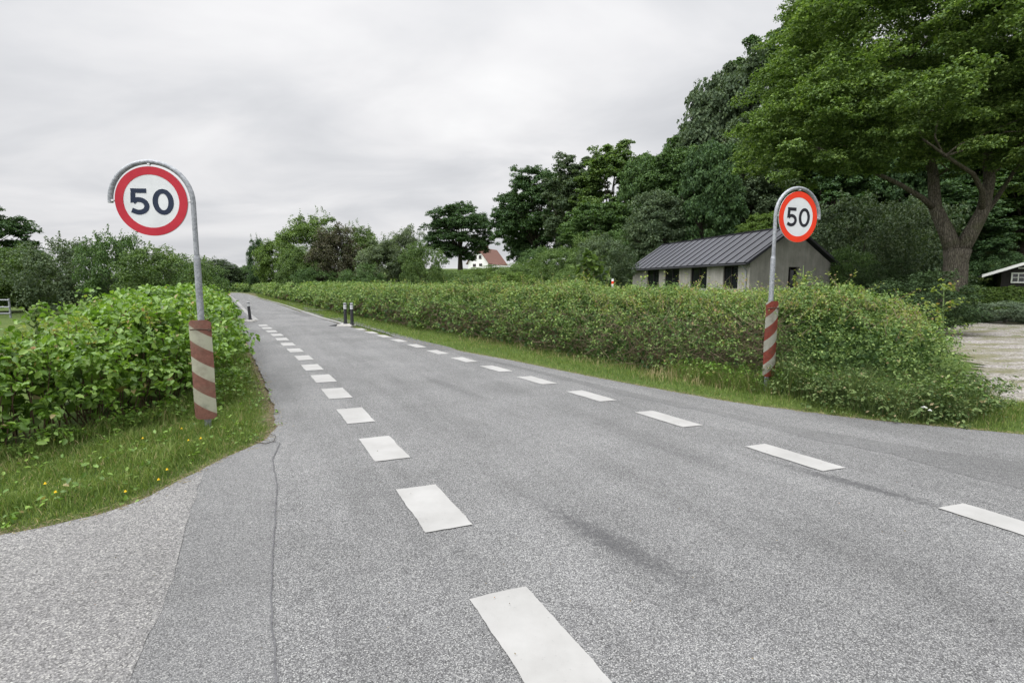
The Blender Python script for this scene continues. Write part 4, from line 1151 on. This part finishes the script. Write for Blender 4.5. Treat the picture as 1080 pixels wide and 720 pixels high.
def speed_sign(loc, yaw, zc, side, label, mred, mnum, mguard, gz0, gz1, ground, nw=.052, lean=(0, 0)):
    """side=+1: pole at the right of the disc, arch running over to the left"""
    root = thing('speed_limit_sign', loc, label, 'road sign', 'speed limit signs either side of the road')
    root.rotation_euler = (lean[0], lean[1], yaw)
    R = .35; RA = .397
    px = side*RA
    # disc centre is the local x = 0
    bm = bmesh.new()
    arc = [(px, 0, zc-.62), (px, 0, zc-.3), (px, 0, zc-.1)]
    for k in range(25):
        a = math.pi*k/24
        arc.append((px*math.cos(a), 0, zc + RA*math.sin(a)))
    arc.append((-px, 0, zc-.02))
    add_tube(bm, arc, [.0245]*len(arc), 14)
    bm_obj('arched_pole', bm, M_galv, root, False)
    bm = bmesh.new()
    add_tube(bm, [(px, 0, -.35), (px, 0, zc-.58), (px, 0, zc-.55)], [.033, .033, .026], 14)
    bm_obj('lower_pole', bm, M_galv, root, False)
    bm = bmesh.new(); plate(bm, ring_pts(R, 72), -.012, .0)
    for v in bm.verts: v.co.z += zc
    disc = bm_obj('sign_disc', bm, M_face, root)
    bm = bmesh.new(); annulus(bm, R-.001, .268, -.0145, -.0122, 72, 0, zc)
    bm_obj('red_ring', bm, mred, disc)
    # numerals
    bm = bmesh.new(); w = nw; y0, y1 = -.0145, -.0122; H = .262
    zb = zc - H/2 - .005
    cx0 = .112
    n = 56
    annulus(bm, (.102, H/2), (.102-w, H/2-w*.9), y0, y1, n, cx0, zb+H/2)
    bm_obj('numeral', bm, mnum, disc)
    bm = bmesh.new()
    x5 = -.113
    plate(bm, [(x5-.082, zb+H), (x5+.070, zb+H), (x5+.070, zb+H-.045), (x5-.078, zb+H-.045)], y0, y1)
    plate(bm, [(x5-.082, zb+H-.0452), (x5-.036, zb+H-.0452), (x5-.042, zb+H*.50), (x5-.088, zb+H*.44)], y0-.0003, y1)
    pts = []
    bc = (x5-.012, zb+.087); rx, rz = .078, .064
    for k in range(26):
        a = math.radians(128 - 258*k/25)
        pts.append((bc[0]+rx*math.cos(a), bc[1]+rz*math.sin(a)))
    pts = [(x5-.064, zb+H*.475)] + pts[2:-2] + [(x5-.080, zb+.045)]
    stroke(bm, pts, w*.93, y0-.0006, y1)
    bm_obj('numeral', bm, mnum, disc)
    # clips
    for (bx, bz) in ((-px*.93, zc), (px*.93, zc+.005), (0, zc+RA*.93)):
        bm = bmesh.new()
        add_box(bm, (bx-.014, -.024, bz-.010), (bx+.014, -.0125, bz+.010))
        add_box(bm, (bx-.022 if bx else bx-.008, -.002, bz-.008), (bx+.022 if bx else bx+.008, .012, bz+.008 if bx else bz+.03))
        bmesh.ops.bevel(bm, geom=bm.edges[:], offset=.003, segments=1, affect='EDGES')
        bm_obj('clip', bm, M_steel, root)
    # striped guard: a gently bowed plate with rounded corners in front of the pole
    W = .113; bm = bmesh.new(); nu, nv = 16, 40; grid = []
    Hh = gz1-gz0; rc = .03
    for j in range(nv+1):
        row = []
        z = gz0 + Hh*j/nv
        dz = min(z-gz0, gz1-z); inset = 0
        if dz < rc: inset = rc - math.sqrt(max(0, rc*rc-(rc-dz)**2))
        for i in range(nu+1):
            s = -1 + 2*i/nu; xx = s*(W-inset)
            yy = -.065 + .035*(xx/W)**2 + .003*math.sin(z*9+1) 
            row.append(bm.verts.new((xx, yy, z)))
        grid.append(row)
    for j in range(nv):
        for i in range(nu):
            bm.faces.new((grid[j][i], grid[j][i+1], grid[j+1][i+1], grid[j+1][i]))
    ret = bmesh.ops.solidify(bm, geom=bm.faces[:], thickness=.004)
    g = bm_obj('striped_guard', bm, mguard, root, False)
    g.location = (px, 0, 0)
    bm = bmesh.new()
    zz = gz1-.105
    pts = [(-W*.86+W*1.72*k/10, -.072+.035*((-.86+1.72*k/10))**2 + (0), zz + .012*math.sin(k/10*math.pi)) for k in range(11)]
    add_tube(bm, pts, [.006]*11, 6); add_tube(bm, [(W*.84, -.055, zz), (W*.84, -.03, zz)], [.016, .016], 10)
    st_ = bm_obj('strap', bm, flat_mat('strap_rust', (.09, .06, .045), .7, .2, .3), g)
    return root

# left sign: pole foot, then the disc centre lies a pole arm away
def sign_at(u, v, d, yaw, side, *a, lean=(0, 0)):
    x = spot(u, d*1.0); zc = elev(v, d)
    return speed_sign((x, d, 0), yaw, zc, side, *a, lean=lean)
dl = 5.42
sign_at(169.5, 212.5, dl, math.radians(7), 1, 'larger 50 speed limit sign with dull dark red ring, faded striped guard, standing on grass', M_red1, M_num1, M_guard1, .15, 1.225, 0, .052)
dr = 7.35
sign_at(835, 229, dr, math.radians(19), -1, 'smaller 50 speed limit sign with bright orange red ring, in the hedge before the barn', M_red2, M_num2, M_guard2, .30, 1.37, 0, .046)

# ------------------------------------------------------------------ flexible bollards
M_blk = flat_mat('bollard_rubber', (.030, .030, .034), .6, .3)
M_refl = flat_mat('reflective_band', (.5, .51, .52), .4, .5)
M_cap = flat_mat('bollard_cap', (.25, .26, .27), .5, .4)
M_base = flat_mat('island_white', (.33, .32, .30), .7, .3, var=.15)
def island(x, y, rz, L, W, label):
    root = thing('traffic_island', (x, y, .011), label, 'traffic island', 'low islands under the bollards', rz)
    bm = bmesh.new()
    for (a, b) in (((-L/2, -W/2), (L/2, W/2)),):
        lo_ = [(a[0], a[1]), (b[0], a[1]), (b[0], b[1]), (a[0], b[1])]
        v0 = [bm.verts.new((p[0], p[1], 0)) for p in lo_]; v1 = [bm.verts.new((p[0]*.86, p[1]*.8, .07)) for p in lo_]
        bm.faces.new(v1); [bm.faces.new((v0[k], v0[(k+1) % 4], v1[(k+1) % 4], v1[k])) for k in range(4)]
    bm_obj('base', bm, M_base, root)
    bm = bmesh.new()
    x1 = -L/2-.004
    v = [bm.verts.new(p) for p in ((x1, -W/2, .0), (x1, W/2, .0), (x1, W*.42, .075), (x1, -W*.42, .075), (x1-.34, -W*.30, .0), (x1-.34, W*.28, .0), (x1-.27, W*.25, .022), (x1-.27, -W*.28, .022))]
    for q in ((0,1,2,3),(4,7,6,5),(3,2,6,7),(0,3,7,4),(1,5,6,2),(0,4,5,1)): bm.faces.new([v[k] for k in q])
    bm_obj('ramp', bm, M_blk, root)
    return root
def bollard(x, y, h, label, tilt=0, bandh=.16, grp='flexible bollards on the road'):
    root = thing('bollard', (x, y, .081), label, 'bollard', grp); root.rotation_euler = (0, tilt, 0)
    bm = bmesh.new()
    add_tube(bm, [(0,0,0),(0,0,.03),(0,0,.04),(0,0,h*.72),(0,0,h-.03)], [.085,.085,.062,.056,.056], 16)
    bm_obj('post', bm, M_blk, root, False)
    for k in (0, 1):
        z0 = h-.06-bandh*(1-.53*k); bm = bmesh.new()
        add_tube(bm, [(0,0,z0),(0,0,z0+bandh*.44)], [.0585,.0585], 16); bm_obj('reflective_band', bm, M_refl, root)
    bm = bmesh.new(); add_tube(bm, [(0,0,h-.03),(0,0,h-.005),(0,0,h+.015)], [.060,.060,.035], 16); bm_obj('cap', bm, M_cap, root)
island(-6.42, 19.75, math.radians(-8), .62, .42, 'white low island under the pair of bollards, black ramp at its near end')
bollard(-6.48, 19.85, .80, 'bollard with grey cap, nearer the road middle of the pair in front of the hedge')
bollard(-6.17, 19.68, .80, 'bollard of the pair in front of the hedge that stands nearer the verge')
island(-11.35, 22.1, math.radians(-6), .46, .40, 'small white island under the lone bollard at the end of the dashes')
bollard(-11.36, 22.15, .76, 'lone slightly tilted black bollard at the end of the left dashes', math.radians(-4), .11)

# ------------------------------------------------------------------ the barn
def concrete():
    m, nt, out = new_mat('barn_render'); c = coords(nt)
    a = noise(nt, c, 1.2, 6, .7); st = nt.nodes.new('ShaderNodeMapping'); nt.links.new(c, st.inputs[0]); st.inputs['Scale'].default_value = (2.5, 2.5, .35)
    b = noise(nt, st.outputs[0], 1.5, 5, .7)
    k = mathn(nt, 'ADD', mathn(nt, 'MULTIPLY', a, .5), mathn(nt, 'MULTIPLY', b, .5))
    col = ramp(nt, [(.3, (.165, .16, .145)), (.5, (.26, .252, .228)), (.7, (.36, .348, .315))], k).outputs[0]
    principled(nt, out, col, .9, .2, 0, bump(nt, a, .3, .02)); return m
M_conc = concrete()
M_roof = flat_mat('standing_seam_roof', (.050, .052, .062), .45, .5, .25, var=.12, scale=2)
M_seam = flat_mat('roof_seam', (.022, .022, .027), .5, .4, .2)
M_black = flat_mat('dark_interior', (.008, .008, .009), .6, .2)
M_dkwood = flat_mat('dark_timber', (.030, .027, .026), .8, .2, var=.3, scale=6)
M_glass = flat_mat('dark_glass', (.012, .014, .015), .08, .5)
def wall_panel(bm, p0, p1, z0, z1, th, holes):
    """wall slab from p0 to p1 in plan with rectangular holes (s0,s1,za,zb); th to the left"""
    p0 = np.array(p0, float); p1 = np.array(p1, float); L = np.linalg.norm(p1-p0); t = (p1-p0)/L; n = np.array([-t[1], t[0]])
    def box(s0, s1, za, zb):
        if s1-s0 < 1e-4 or zb-za < 1e-4: return
        M = Matrix(((t[0], n[0], 0, p0[0]), (t[1], n[1], 0, p0[1]), (0, 0, 1, 0), (0, 0, 0, 1)))
        add_box(bm, (s0, 0, za), (s1, th, zb), M)
    hs = sorted(holes); s = 0
    for (a, b, za, zb) in hs:
        box(s, a, z0, z1); box(a, b, z0, za); box(a, b, zb, z1); s = b
    box(s, L, z0, z1)

def barn():
    phi = 1.815; W = 7.0; Lg = 16.2
    x0, y0 = 15.45, 34.2
    l = np.array([math.cos(phi), math.sin(phi)]); n = np.array([l[1], -l[0]])
    gz = float(ground_z(x0+2, y0+3)) - .05
    root = thing('barn', (x0, y0, gz), 'long grey rendered barn with dark seamed metal roof behind the hedge', 'barn')
    # local frame: X = across (n), Y = along (l)
    root.rotation_euler = (0, 0, math.atan2(n[1], n[0]))
    e = 3.05-gz; r = 2.3
    ov = .18
    bm = bmesh.new()
    # long wall towards the road (local x=0), holes by bearing
    holes = []
    for (ua, ub) in ((759,774.5),(725,742),(698,713),(679.5,692)):
        ss = []
        for u in (ua, ub):
            k = (u-540)/F
            # solve for s: (x0+l0 s)/(y0+l1 s)=k (depth along view nearly y)
            s = (k*y0 - x0)/(l[0]-k*l[1]); ss.append(s)
        a, b = min(ss), max(ss)
        holes.append((max(a, .6), min(b, Lg-.5), e-1.75, e-.16))
    wall_panel(bm, (.25+.3, 0+.15), (.25+.3, Lg-.15), -.6, e, .3, holes)
    wall_panel(bm, (W-.25, .15), (W-.25, Lg-.15), -.6, e, .3, [])
    # gables: pentagon with one opening, built of slabs
    bm.verts.ensure_lookup_table()
    def gable(y, hole):
        w0, w1 = .25, W-.25
        wz0, wz1 = -.6, e
        wall_panel(bm, (w0, y), (w1, y), wz0, wz1-.002, .3, hole)
        a = [bm.verts.new(p) for p in ((w0, y, e), (w1, y, e), (W/2, y, e+r*.965), (w0, y+.3, e), (w1, y+.3, e), (W/2, y+.3, e+r*.965))]
        bm.faces.new((a[0], a[1], a[2])); bm.faces.new((a[5], a[4], a[3])); bm.faces.new((a[0], a[3], a[4], a[1])); bm.faces.new((a[1], a[4], a[5], a[2])); bm.faces.new((a[2], a[5], a[3], a[0]))
    gable(-.15, [(3.05, 3.95, e-1.65, e-.27)])
    gable(Lg-.16, [])
    bm_obj('wall', bm, M_conc, root)
    bm = bmesh.new(); add_box(bm, (.9, .5, -.2), (W-.9, Lg-.6, e-.1)); bm_obj('interior', bm, M_black, root)
    # gable window: frame and pane
    bm = bmesh.new()
    for (a, b) in (((3.05, e-1.65), (3.11, e-.27)), ((3.89, e-1.65), (3.95, e-.27)), ((3.47, e-1.65), (3.52, e-.27)), ((3.05, e-.33), (3.95, e-.27)), ((3.05, e-1.65), (3.95, e-1.59))):
        add_box(bm, (a[0], -.09, a[1]), (b[0], -.05+(.002 if a[0] > 3.4 and b[0] < 3.6 else 0), b[1]))
    wf = bm_obj('window', bm, M_dkwood, root)
    bm = bmesh.new(); add_box(bm, (3.1, -.03, e-1.7), (3.9, -.02, e-.47)); bm_obj('pane', bm, M_glass, wf)
    for (a, b, za, zb) in holes:
        bm = bmesh.new()
        m_ = (a+b)/2
        for (s0, s1, z0, z1) in ((a+.15, a+.21, za, zb), (b+.09, b+.15, za, zb), (m_+.12, m_+.17, za, zb), (a+.15, b+.15, zb-.06, zb), (a+.15, b+.15, za, za+.06)):
            add_box(bm, (.33, s0, z0), (.38 + (.003 if s1-s0 > .5 else 0), s1, z1))
        wf = bm_obj('window', bm, M_dkwood, root)
        bm = bmesh.new(); add_box(bm, (.40, a+.15, za+.02), (.41, b+.15, zb-.02)); bm_obj('pane', bm, M_glass, wf)
    # dark board added in place of a dark opening low in the near gable
    bm = bmesh.new(); add_box(bm, (3.95, -.21, e-1.85), (W-.2, -.152, e-1.55)); 
    for k in range(6): add_box(bm, (4.2+k*.45, -.20, -.4), (4.27+k*.45, -.153, e-1.852))
    bm_obj('dark_gap_board', bm, M_dkwood, root)
    # roof: two slopes with seams
    for side in (0, 1):
        bm = bmesh.new(); bs = bmesh.new()
        ex = -ov if side == 0 else W+ov; rx = W/2; ez = e - ov*r/(W/2) + .06; rz_ = e+r+.06
        A = Vector((ex, -.45, ez)); B = Vector((rx, -.45, rz_)); 
        up = Vector((B.z-A.z, 0, -(B.x-A.x))).normalized(); up = up if up.z > 0 else -up
        vs = []
        for yy in (-.45, Lg+.35):
            for P_ in (A, B):
                for h_ in (0, .09):
                    vs.append(bm.verts.new((P_.x+up.x*h_, yy, P_.z+up.z*h_)))
        for q in ((0,2,3,1),(4,5,7,6),(0,1,5,4),(2,6,7,3),(1,3,7,5),(0,4,6,2)): bm.faces.new([vs[k] for k in q])
        rf = bm_obj('roof', bm, M_roof, root)
        y = -.2
        while y < Lg+.3:
            c_ = [A + up*.088, B + up*.088]
            v = []
            for P_ in c_:
                for dy in (-.022, .022):
                    for h_ in (0, .05): v.append(bs.verts.new((P_.x+up.x*h_, y+dy, P_.z+up.z*h_)))
            for q in ((0,1,3,2),(4,6,7,5),(1,5,7,3),(0,4,5,1),(2,3,7,6)): bs.faces.new([v[k] for k in q])
            y += .95
        bm_obj('seams', bs, M_seam, rf)
    bm = bmesh.new(); add_box(bm, (W/2-.16, -.47, e+r+.13), (W/2+.16, Lg+.37, e+r+.19)); bm_obj('ridge_cap', bm, M_seam, root)
    # barge boards on the near gable
    bm = bmesh.new()
    for sx, ex in ((0, -ov), (1, W+ov)):
        a = Vector((ex, -.48, e-.17)); b = Vector((W/2, -.48, e+r+.02))
        v = [bm.verts.new(p) for p in (a, b, b+Vector((0,0,.16)), a+Vector((0,0,.16)))]
        v2 = [bm.verts.new(x_.co+Vector((0,.028,0))) for x_ in v]
        bm.faces.new(v); bm.faces.new(v2[::-1]); [bm.faces.new((v[k], v2[k], v2[(k+1) % 4], v[(k+1) % 4])) for k in range(4)]
    bm_obj('barge_board', bm, M_seam, root)
    bm = bmesh.new(); add_tube(bm, [(-ov-.06, -.4, e-.13), (-ov-.06, Lg+.3, e-.13)], [.06, .06], 8); add_tube(bm, [(W+ov+.06, -.4, e-.13), (W+ov+.06, Lg+.3, e-.13)], [.06, .06], 8)
    bm_obj('gutter', bm, M_seam, root)
    bm = bmesh.new(); add_tube(bm, [(-ov-.06, .1, e-.16), (.1, .12, e-.45), (.18, .12, e-.6), (.18, .12, -.2)], [.045]*4, 8); bm_obj('downpipe', bm, M_galv, root)
barn()

# red and white marker beyond the hedge, by the barn
x = spot(645.5, 22); gz = float(ground_z(x, 22))
root = thing('marker_post', (x, 22, gz), 'small red and white banded marker post by the far end of the barn', 'marker post')
top = elev(294, 22)-gz
bm = bmesh.new(); add_tube(bm, [(0,0,-.2),(0,0,top)], [.05,.05], 10); bm_obj('post', bm, M_wht, root)
for k in range(3):
    bm = bmesh.new(); z0 = top-.10-k*.28; add_tube(bm, [(0,0,z0-.12),(0,0,z0)], [.053,.053], 10); bm_obj('red_band', bm, M_red2, root)

# ------------------------------------------------------------------ the white house
M_white = flat_mat('white_wall', (.78, .78, .76), .8, .2, var=.04, scale=.6)
M_tile = flat_mat('red_tiles', (.16, .085, .068), .85, .2, var=.25, scale=3)
M_brownwood = flat_mat('brown_boards', (.075, .04, .03), .8, .2, var=.2, scale=4)
def white_house():
    d = 158.0; x0 = spot(504.5, d); gz = float(ground_z(x0, d+3))
    root = thing('house', (x0, d, gz), 'small white house with red tiled roof on the rise beside the lone oak', 'house')
    root.rotation_euler = (0, 0, math.radians(-22))
    base = elev(284, d)-gz-1.5; ev = elev(276.5, d)-gz; ap = elev(261.3, d)-gz
    hw_ = 3.4; Lh = 14
    bm = bmesh.new()
    for (yy) in (0,):
        v0 = [bm.verts.new(p) for p in ((-hw_, 0, base), (hw_, 0, base), (hw_, 0, ev), (0, 0, ap-.15), (-hw_, 0, ev))]
        v1 = [bm.verts.new((p.co.x, Lh, p.co.z)) for p in v0]
        bm.faces.new(v0); bm.faces.new(v1[::-1]); [bm.faces.new((v0[k], v1[k], v1[(k+1) % 5], v0[(k+1) % 5])) for k in range(5)]
    bm_obj('wall', bm, M_white, root)
    sl_ = (ap-ev)/hw_
    for s in (-1, 1):
        bm = bmesh.new(); ex = s*(hw_+.5); ez = ev-.5*sl_
        v = []
        for yy in (-.5, Lh+.5):
            for (xx, zz) in ((ex, ez), (0, ap)):
                for h_ in (0, .2): v.append(bm.verts.new((xx, yy, zz+h_)))
        for q in ((0,2,3,1),(4,5,7,6),(0,1,5,4),(2,6,7,3),(1,3,7,5),(0,4,6,2)): bm.faces.new([v[k] for k in q])
        bm_obj('roof', bm, M_tile, root)
    bm = bmesh.new(); zt = ap-.16; zb_ = ap-1.8
    v0 = [bm.verts.new(p) for p in ((-1.8/sl_, -.05, zb_), (1.8/sl_, -.05, zb_), (0, -.05, zt))]; v1 = [bm.verts.new((p.co.x, -.01, p.co.z)) for p in v0]
    bm.faces.new(v0); bm.faces.new(v1[::-1]); [bm.faces.new((v0[k], v1[k], v1[(k+1) % 3], v0[(k+1) % 3])) for k in range(3)]
    bm_obj('gable_boards', bm, M_brownwood, root)
    for (wx, z0, z1, w_) in ((-.85, elev(272.8, d)-gz, elev(269.5, d)-gz, .7), (.75, elev(272.8, d)-gz, elev(269.5, d)-gz, .7), (.9, elev(280.4, d)-gz, elev(278.3, d)-gz, .8), (-1.2, elev(280.8, d)-gz, elev(278.6, d)-gz, .8)):
        bm = bmesh.new(); add_box(bm, (wx-w_/2-.1, -.06, z0-.1), (wx+w_/2+.1, -.003, z1+.1)); f_ = bm_obj('window', bm, M_brownwood, root)
        bm = bmesh.new(); add_box(bm, (wx-w_/2, -.08, z0), (wx+w_/2, -.062, z1)); bm_obj('pane', bm, M_glass, f_)
    # dormer and low annexe to the right
    bm = bmesh.new(); add_box(bm, (hw_+.01, 2, base), (hw_+3.2, 8, ev-.9)); bm_obj('annexe', bm, M_white, root)
    bm = bmesh.new(); add_box(bm, (-.4, 6, ap-.6), (.4, 6.9, ap+1.1)); bm_obj('chimney', bm, M_tile, root)
white_house()

# ------------------------------------------------------------------ dark timber house at the right edge
def dark_house():
    d = 42.0; x0 = spot(1031, d); gz = float(ground_z(x0+4, d))
    root = thing('timber_house', (x0, d, gz), 'dark timber house with white edged roof at the photo edge', 'house')
    ez = elev(292, d)-gz
    root.rotation_euler = (0, 0, math.radians(-40))
    hw_ = 6.4; sl_ = .40; ap = ez + hw_*sl_
    bm = bmesh.new()
    v0 = [bm.verts.new(p) for p in ((1.2, 0, -.5), (2*hw_-1.2, 0, -.5), (2*hw_-1.2, 0, ez+1.2*sl_-.1), (hw_, 0, ap-.1), (1.2, 0, ez+1.2*sl_-.1))]
    v1 = [bm.verts.new((p.co.x, 10, p.co.z)) for p in v0]
    bm.faces.new(v0); bm.faces.new(v1[::-1]); [bm.faces.new((v0[k], v1[k], v1[(k+1) % 5], v0[(k+1) % 5])) for k in range(5)]
    bm_obj('wall', bm, M_dkwood, root)
    for s in (0, 1):
        X0 = 0 if s == 0 else 2*hw_
        bm = bmesh.new(); v = []
        for yy in (-1.0, 10.8):
            for (xx, zz) in ((X0, ez), (hw_, ap)):
                for h_ in (0, .12): v.append(bm.verts.new((xx, yy, zz+h_)))
        for q in ((0,2,3,1),(4,5,7,6),(0,1,5,4),(2,6,7,3),(1,3,7,5),(0,4,6,2)): bm.faces.new([v[k] for k in q])
        bm_obj('roof', bm, M_roof, root)
        bm = bmesh.new()
        v = [bm.verts.new(p) for p in ((X0, -1.03, ez-.06), (hw_, -1.03, ap-.06), (hw_, -1.03, ap+.17), (X0, -1.03, ez+.17))]
        v2 = [bm.verts.new((p.co.x, -1.003, p.co.z)) for p in v]
        bm.faces.new(v); bm.faces.new(v2[::-1]); [bm.faces.new((v[k], v2[k], v2[(k+1) % 4], v[(k+1) % 4])) for k in range(4)]
        bm_obj('barge_board', bm, M_white, root)
    bm = bmesh.new(); add_box(bm, (2.1, -.06, ez+.62), (2*hw_-2.1, -.01, ez+.72)); bm_obj('white_beam', bm, M_white, root)
    for wx in (1.75, 4.6, 7.4):
        bm = bmesh.new(); z0, z1 = ez-.5, ez+.32
        for (a, b) in (((wx, z0), (wx+.1, z1)), ((wx+.75, z0), (wx+.85, z1)), ((wx+.38, z0+.1), (wx+.45, z1-.1)), ((wx+.1, z1-.1), (wx+.75, z1)), ((wx+.1, z0), (wx+.75, z0+.1)), ((wx+.1, (z0+z1)/2), (wx+.38, (z0+z1)/2+.05)), ((wx+.45, (z0+z1)/2), (wx+.75, (z0+z1)/2+.05))):
            add_box(bm, (a[0], -.08, a[1]), (b[0], -.02, b[1]))
        f_ = bm_obj('window', bm, M_white, root)
        bm = bmesh.new(); add_box(bm, (wx+.03, -.018, z0+.03), (wx+.82, -.006, z1-.03)); bm_obj('pane', bm, M_glass, f_)
dark_house()

# ------------------------------------------------------------------ rail fence at the field
root = thing('rail_fence', (spot(-6, 24), 24, 0), 'grey horizontal rail fence in the field at the photo edge', 'fence')
for k in range(6):
    bm = bmesh.new(); add_tube(bm, [(-9+k*1.95, 0, -.1), (-9+k*1.95, 0, .95)], [.04, .04], 8); bm_obj('post', bm, M_galv, root)
for zz in (.25, .55, .88):
    bm = bmesh.new(); add_tube(bm, [(-9, -.045, zz), (.8, -.045, zz)], [.03, .03], 8); bm_obj('rail', bm, M_galv, root)

# twig lying on the asphalt by the corner
bm = bmesh.new()
a = [gpt(*p, z=.02) for p in ((269,466),(281,468),(289,464),(291,459),(284,457))]
add_tube(bm, [(p[0], p[1], .018+.006*math.sin(k*2)) for k, p in enumerate(a)], [.0035, .0045, .004, .003, .0015], 6)
o = bm_obj('fallen_twig', bm, M_barkdark); tag(o, 'curved dark twig lying on the asphalt by the grass corner', 'twig')
rg = np.random.default_rng(70)
# small grit and leaf bits on the asphalt
q = in_poly(420, [(-3.0,2.0),(5,2.0),(5,5.2),(-2.5,9),(-3.1,3.4)], rg); 
P = np.stack([q[:, 0], q[:, 1], np.full(len(q), .015)], 1); Lr = rg.uniform(.004, .013, len(q))
o = link('road_litter', mesh_np('road_litter', *leaves(P, UP+rg.normal(size=P.shape)*.3, Lr, Lr*.7, .2, 0, rg)), L_brown); o['kind'] = 'stuff'

# ------------------------------------------------------------------ camera
cam = bpy.data.cameras.new('camera'); cam.sensor_width = 36; cam.lens = F/1080*36
cam.clip_end = 3000; cam.clip_start = .05
co = bpy.data.objects.new('camera', cam); C.objects.link(co)
co.location = (0, 0, EYE); co.rotation_euler = (math.pi/2 - PITCH, 0, 0)
sc.camera = co

# ------------------------------------------------------------------ light and sky
SUN_EL, SUN_AZ = 52.0, -105.0      # azimuth clockwise from +Y
ld = bpy.data.lights.new('sun', 'SUN'); ld.energy = 1.4; ld.angle = math.radians(30); ld.color = (1, .97, .93)
lo_ = bpy.data.objects.new('sun', ld); C.objects.link(lo_)
se, sa = math.radians(SUN_EL), math.radians(SUN_AZ)
sdv = Vector((math.sin(sa)*math.cos(se), math.cos(sa)*math.cos(se), math.sin(se)))
lo_.rotation_euler = (-sdv).to_track_quat('-Z', 'Y').to_euler()

w = bpy.data.worlds.new('World'); sc.world = w; w.use_nodes = True
nt = w.node_tree
for n_ in list(nt.nodes): nt.nodes.remove(n_)
out = nt.nodes.new('ShaderNodeOutputWorld'); bg = nt.nodes.new('ShaderNodeBackground')
sky = nt.nodes.new('ShaderNodeTexSky'); sky.sky_type = 'NISHITA'; sky.sun_disc = False
sky.sun_elevation = se; sky.sun_rotation = sa
tc = nt.nodes.new('ShaderNodeTexCoord').outputs['Generated']
sp = nt.nodes.new('ShaderNodeSeparateXYZ'); nt.links.new(tc, sp.inputs[0])
zc_ = mathn(nt, 'MAXIMUM', sp.outputs[2], 0)
# cloud layer brightness against elevation: an overcast sky is brightest overhead
lum = ramp(nt, [(0, g3(.72)), (.12, g3(.81)), (.35, g3(.88)), (.55, g3(.94)), (.75, g3(1)), (1, g3(1))], zc_).outputs[0]
over = mathn(nt, 'MULTIPLY', mathn(nt, 'POWER', mathn(nt, 'MULTIPLY', mathn(nt, 'SUBTRACT', zc_, .49, True), 1.96, True), 1.0), 2.9)
dn = nt.nodes.new('ShaderNodeVectorMath'); dn.operation = 'DOT_PRODUCT'; nt.links.new(tc, dn.inputs[0]); dn.inputs[1].default_value = (-.70, -.62, .35)
over = mathn(nt, 'MULTIPLY', over, mathn(nt, 'ADD', 1.0, mathn(nt, 'MULTIPLY', dn.outputs['Value'], .9)))
over = mathn(nt, 'ADD', over, mathn(nt, 'MULTIPLY', mathn(nt, 'SUBTRACT', dn.outputs['Value'], .25, True), 2.0))
# project directions on a cloud deck
dv = nt.nodes.new('ShaderNodeVectorMath'); dv.operation = 'DIVIDE'; nt.links.new(tc, dv.inputs[0])
cb = nt.nodes.new('ShaderNodeCombineXYZ'); zz_ = mathn(nt, 'ADD', zc_, .18)
for k in range(3): nt.links.new(zz_, cb.inputs[k])
nt.links.new(cb.outputs[0], dv.inputs[1])
mp = nt.nodes.new('ShaderNodeMapping'); nt.links.new(dv.outputs[0], mp.inputs[0]); mp.inputs['Scale'].default_value = (.8, 1.1, 0); mp.inputs['Location'].default_value = (2.3, .7, 0); mp.inputs['Rotation'].default_value = (0, 0, .5)
cl = noise(nt, mp.outputs[0], 1.25, 5, .5, .4)
cloud = ramp(nt, [(.30, (.76, .775, .81)), (.44, (.88, .89, .92)), (.56, (1.0, 1.0, 1.02)), (.70, (1.12, 1.12, 1.13))], cl).outputs[0]
col = mixc(nt, 1, lum, cloud, 'MULTIPLY')
k1 = nt.nodes.new('ShaderNodeVectorMath'); k1.operation = 'SCALE'; nt.links.new(col, k1.inputs[0]); nt.links.new(mathn(nt, 'ADD', over, 1), k1.inputs['Scale'])
k2 = nt.nodes.new('ShaderNodeVectorMath'); k2.operation = 'SCALE'; nt.links.new(sky.outputs[0], k2.inputs[0]); k2.inputs['Scale'].default_value = .008
k3 = nt.nodes.new('ShaderNodeVectorMath'); k3.operation = 'SCALE'; nt.links.new(k1.outputs[0], k3.inputs[0]); k3.inputs['Scale'].default_value = 10*.99
k4 = nt.nodes.new('ShaderNodeVectorMath'); k4.operation = 'ADD'; nt.links.new(k2.outputs[0], k4.inputs[0]); nt.links.new(k3.outputs[0], k4.inputs[1])
nt.links.new(k4.outputs[0], bg.inputs[0]); bg.inputs[1].default_value = .1
nt.links.new(bg.outputs[0], out.inputs[0])

sc.view_settings.view_transform = 'Standard'; sc.view_settings.look = 'None'
sc.view_settings.exposure = 0; sc.view_settings.gamma = 1; sc.view_settings.use_curve_mapping = False
cy = sc.cycles
cy.max_bounces = 6; cy.diffuse_bounces = 3; cy.glossy_bounces = 2; cy.transmission_bounces = 3; cy.transparent_max_bounces = 4
cy.caustics_reflective = False; cy.caustics_refractive = False
cy.use_denoising = True
try: cy.denoiser = 'OPENIMAGEDENOISE'
except Exception: pass
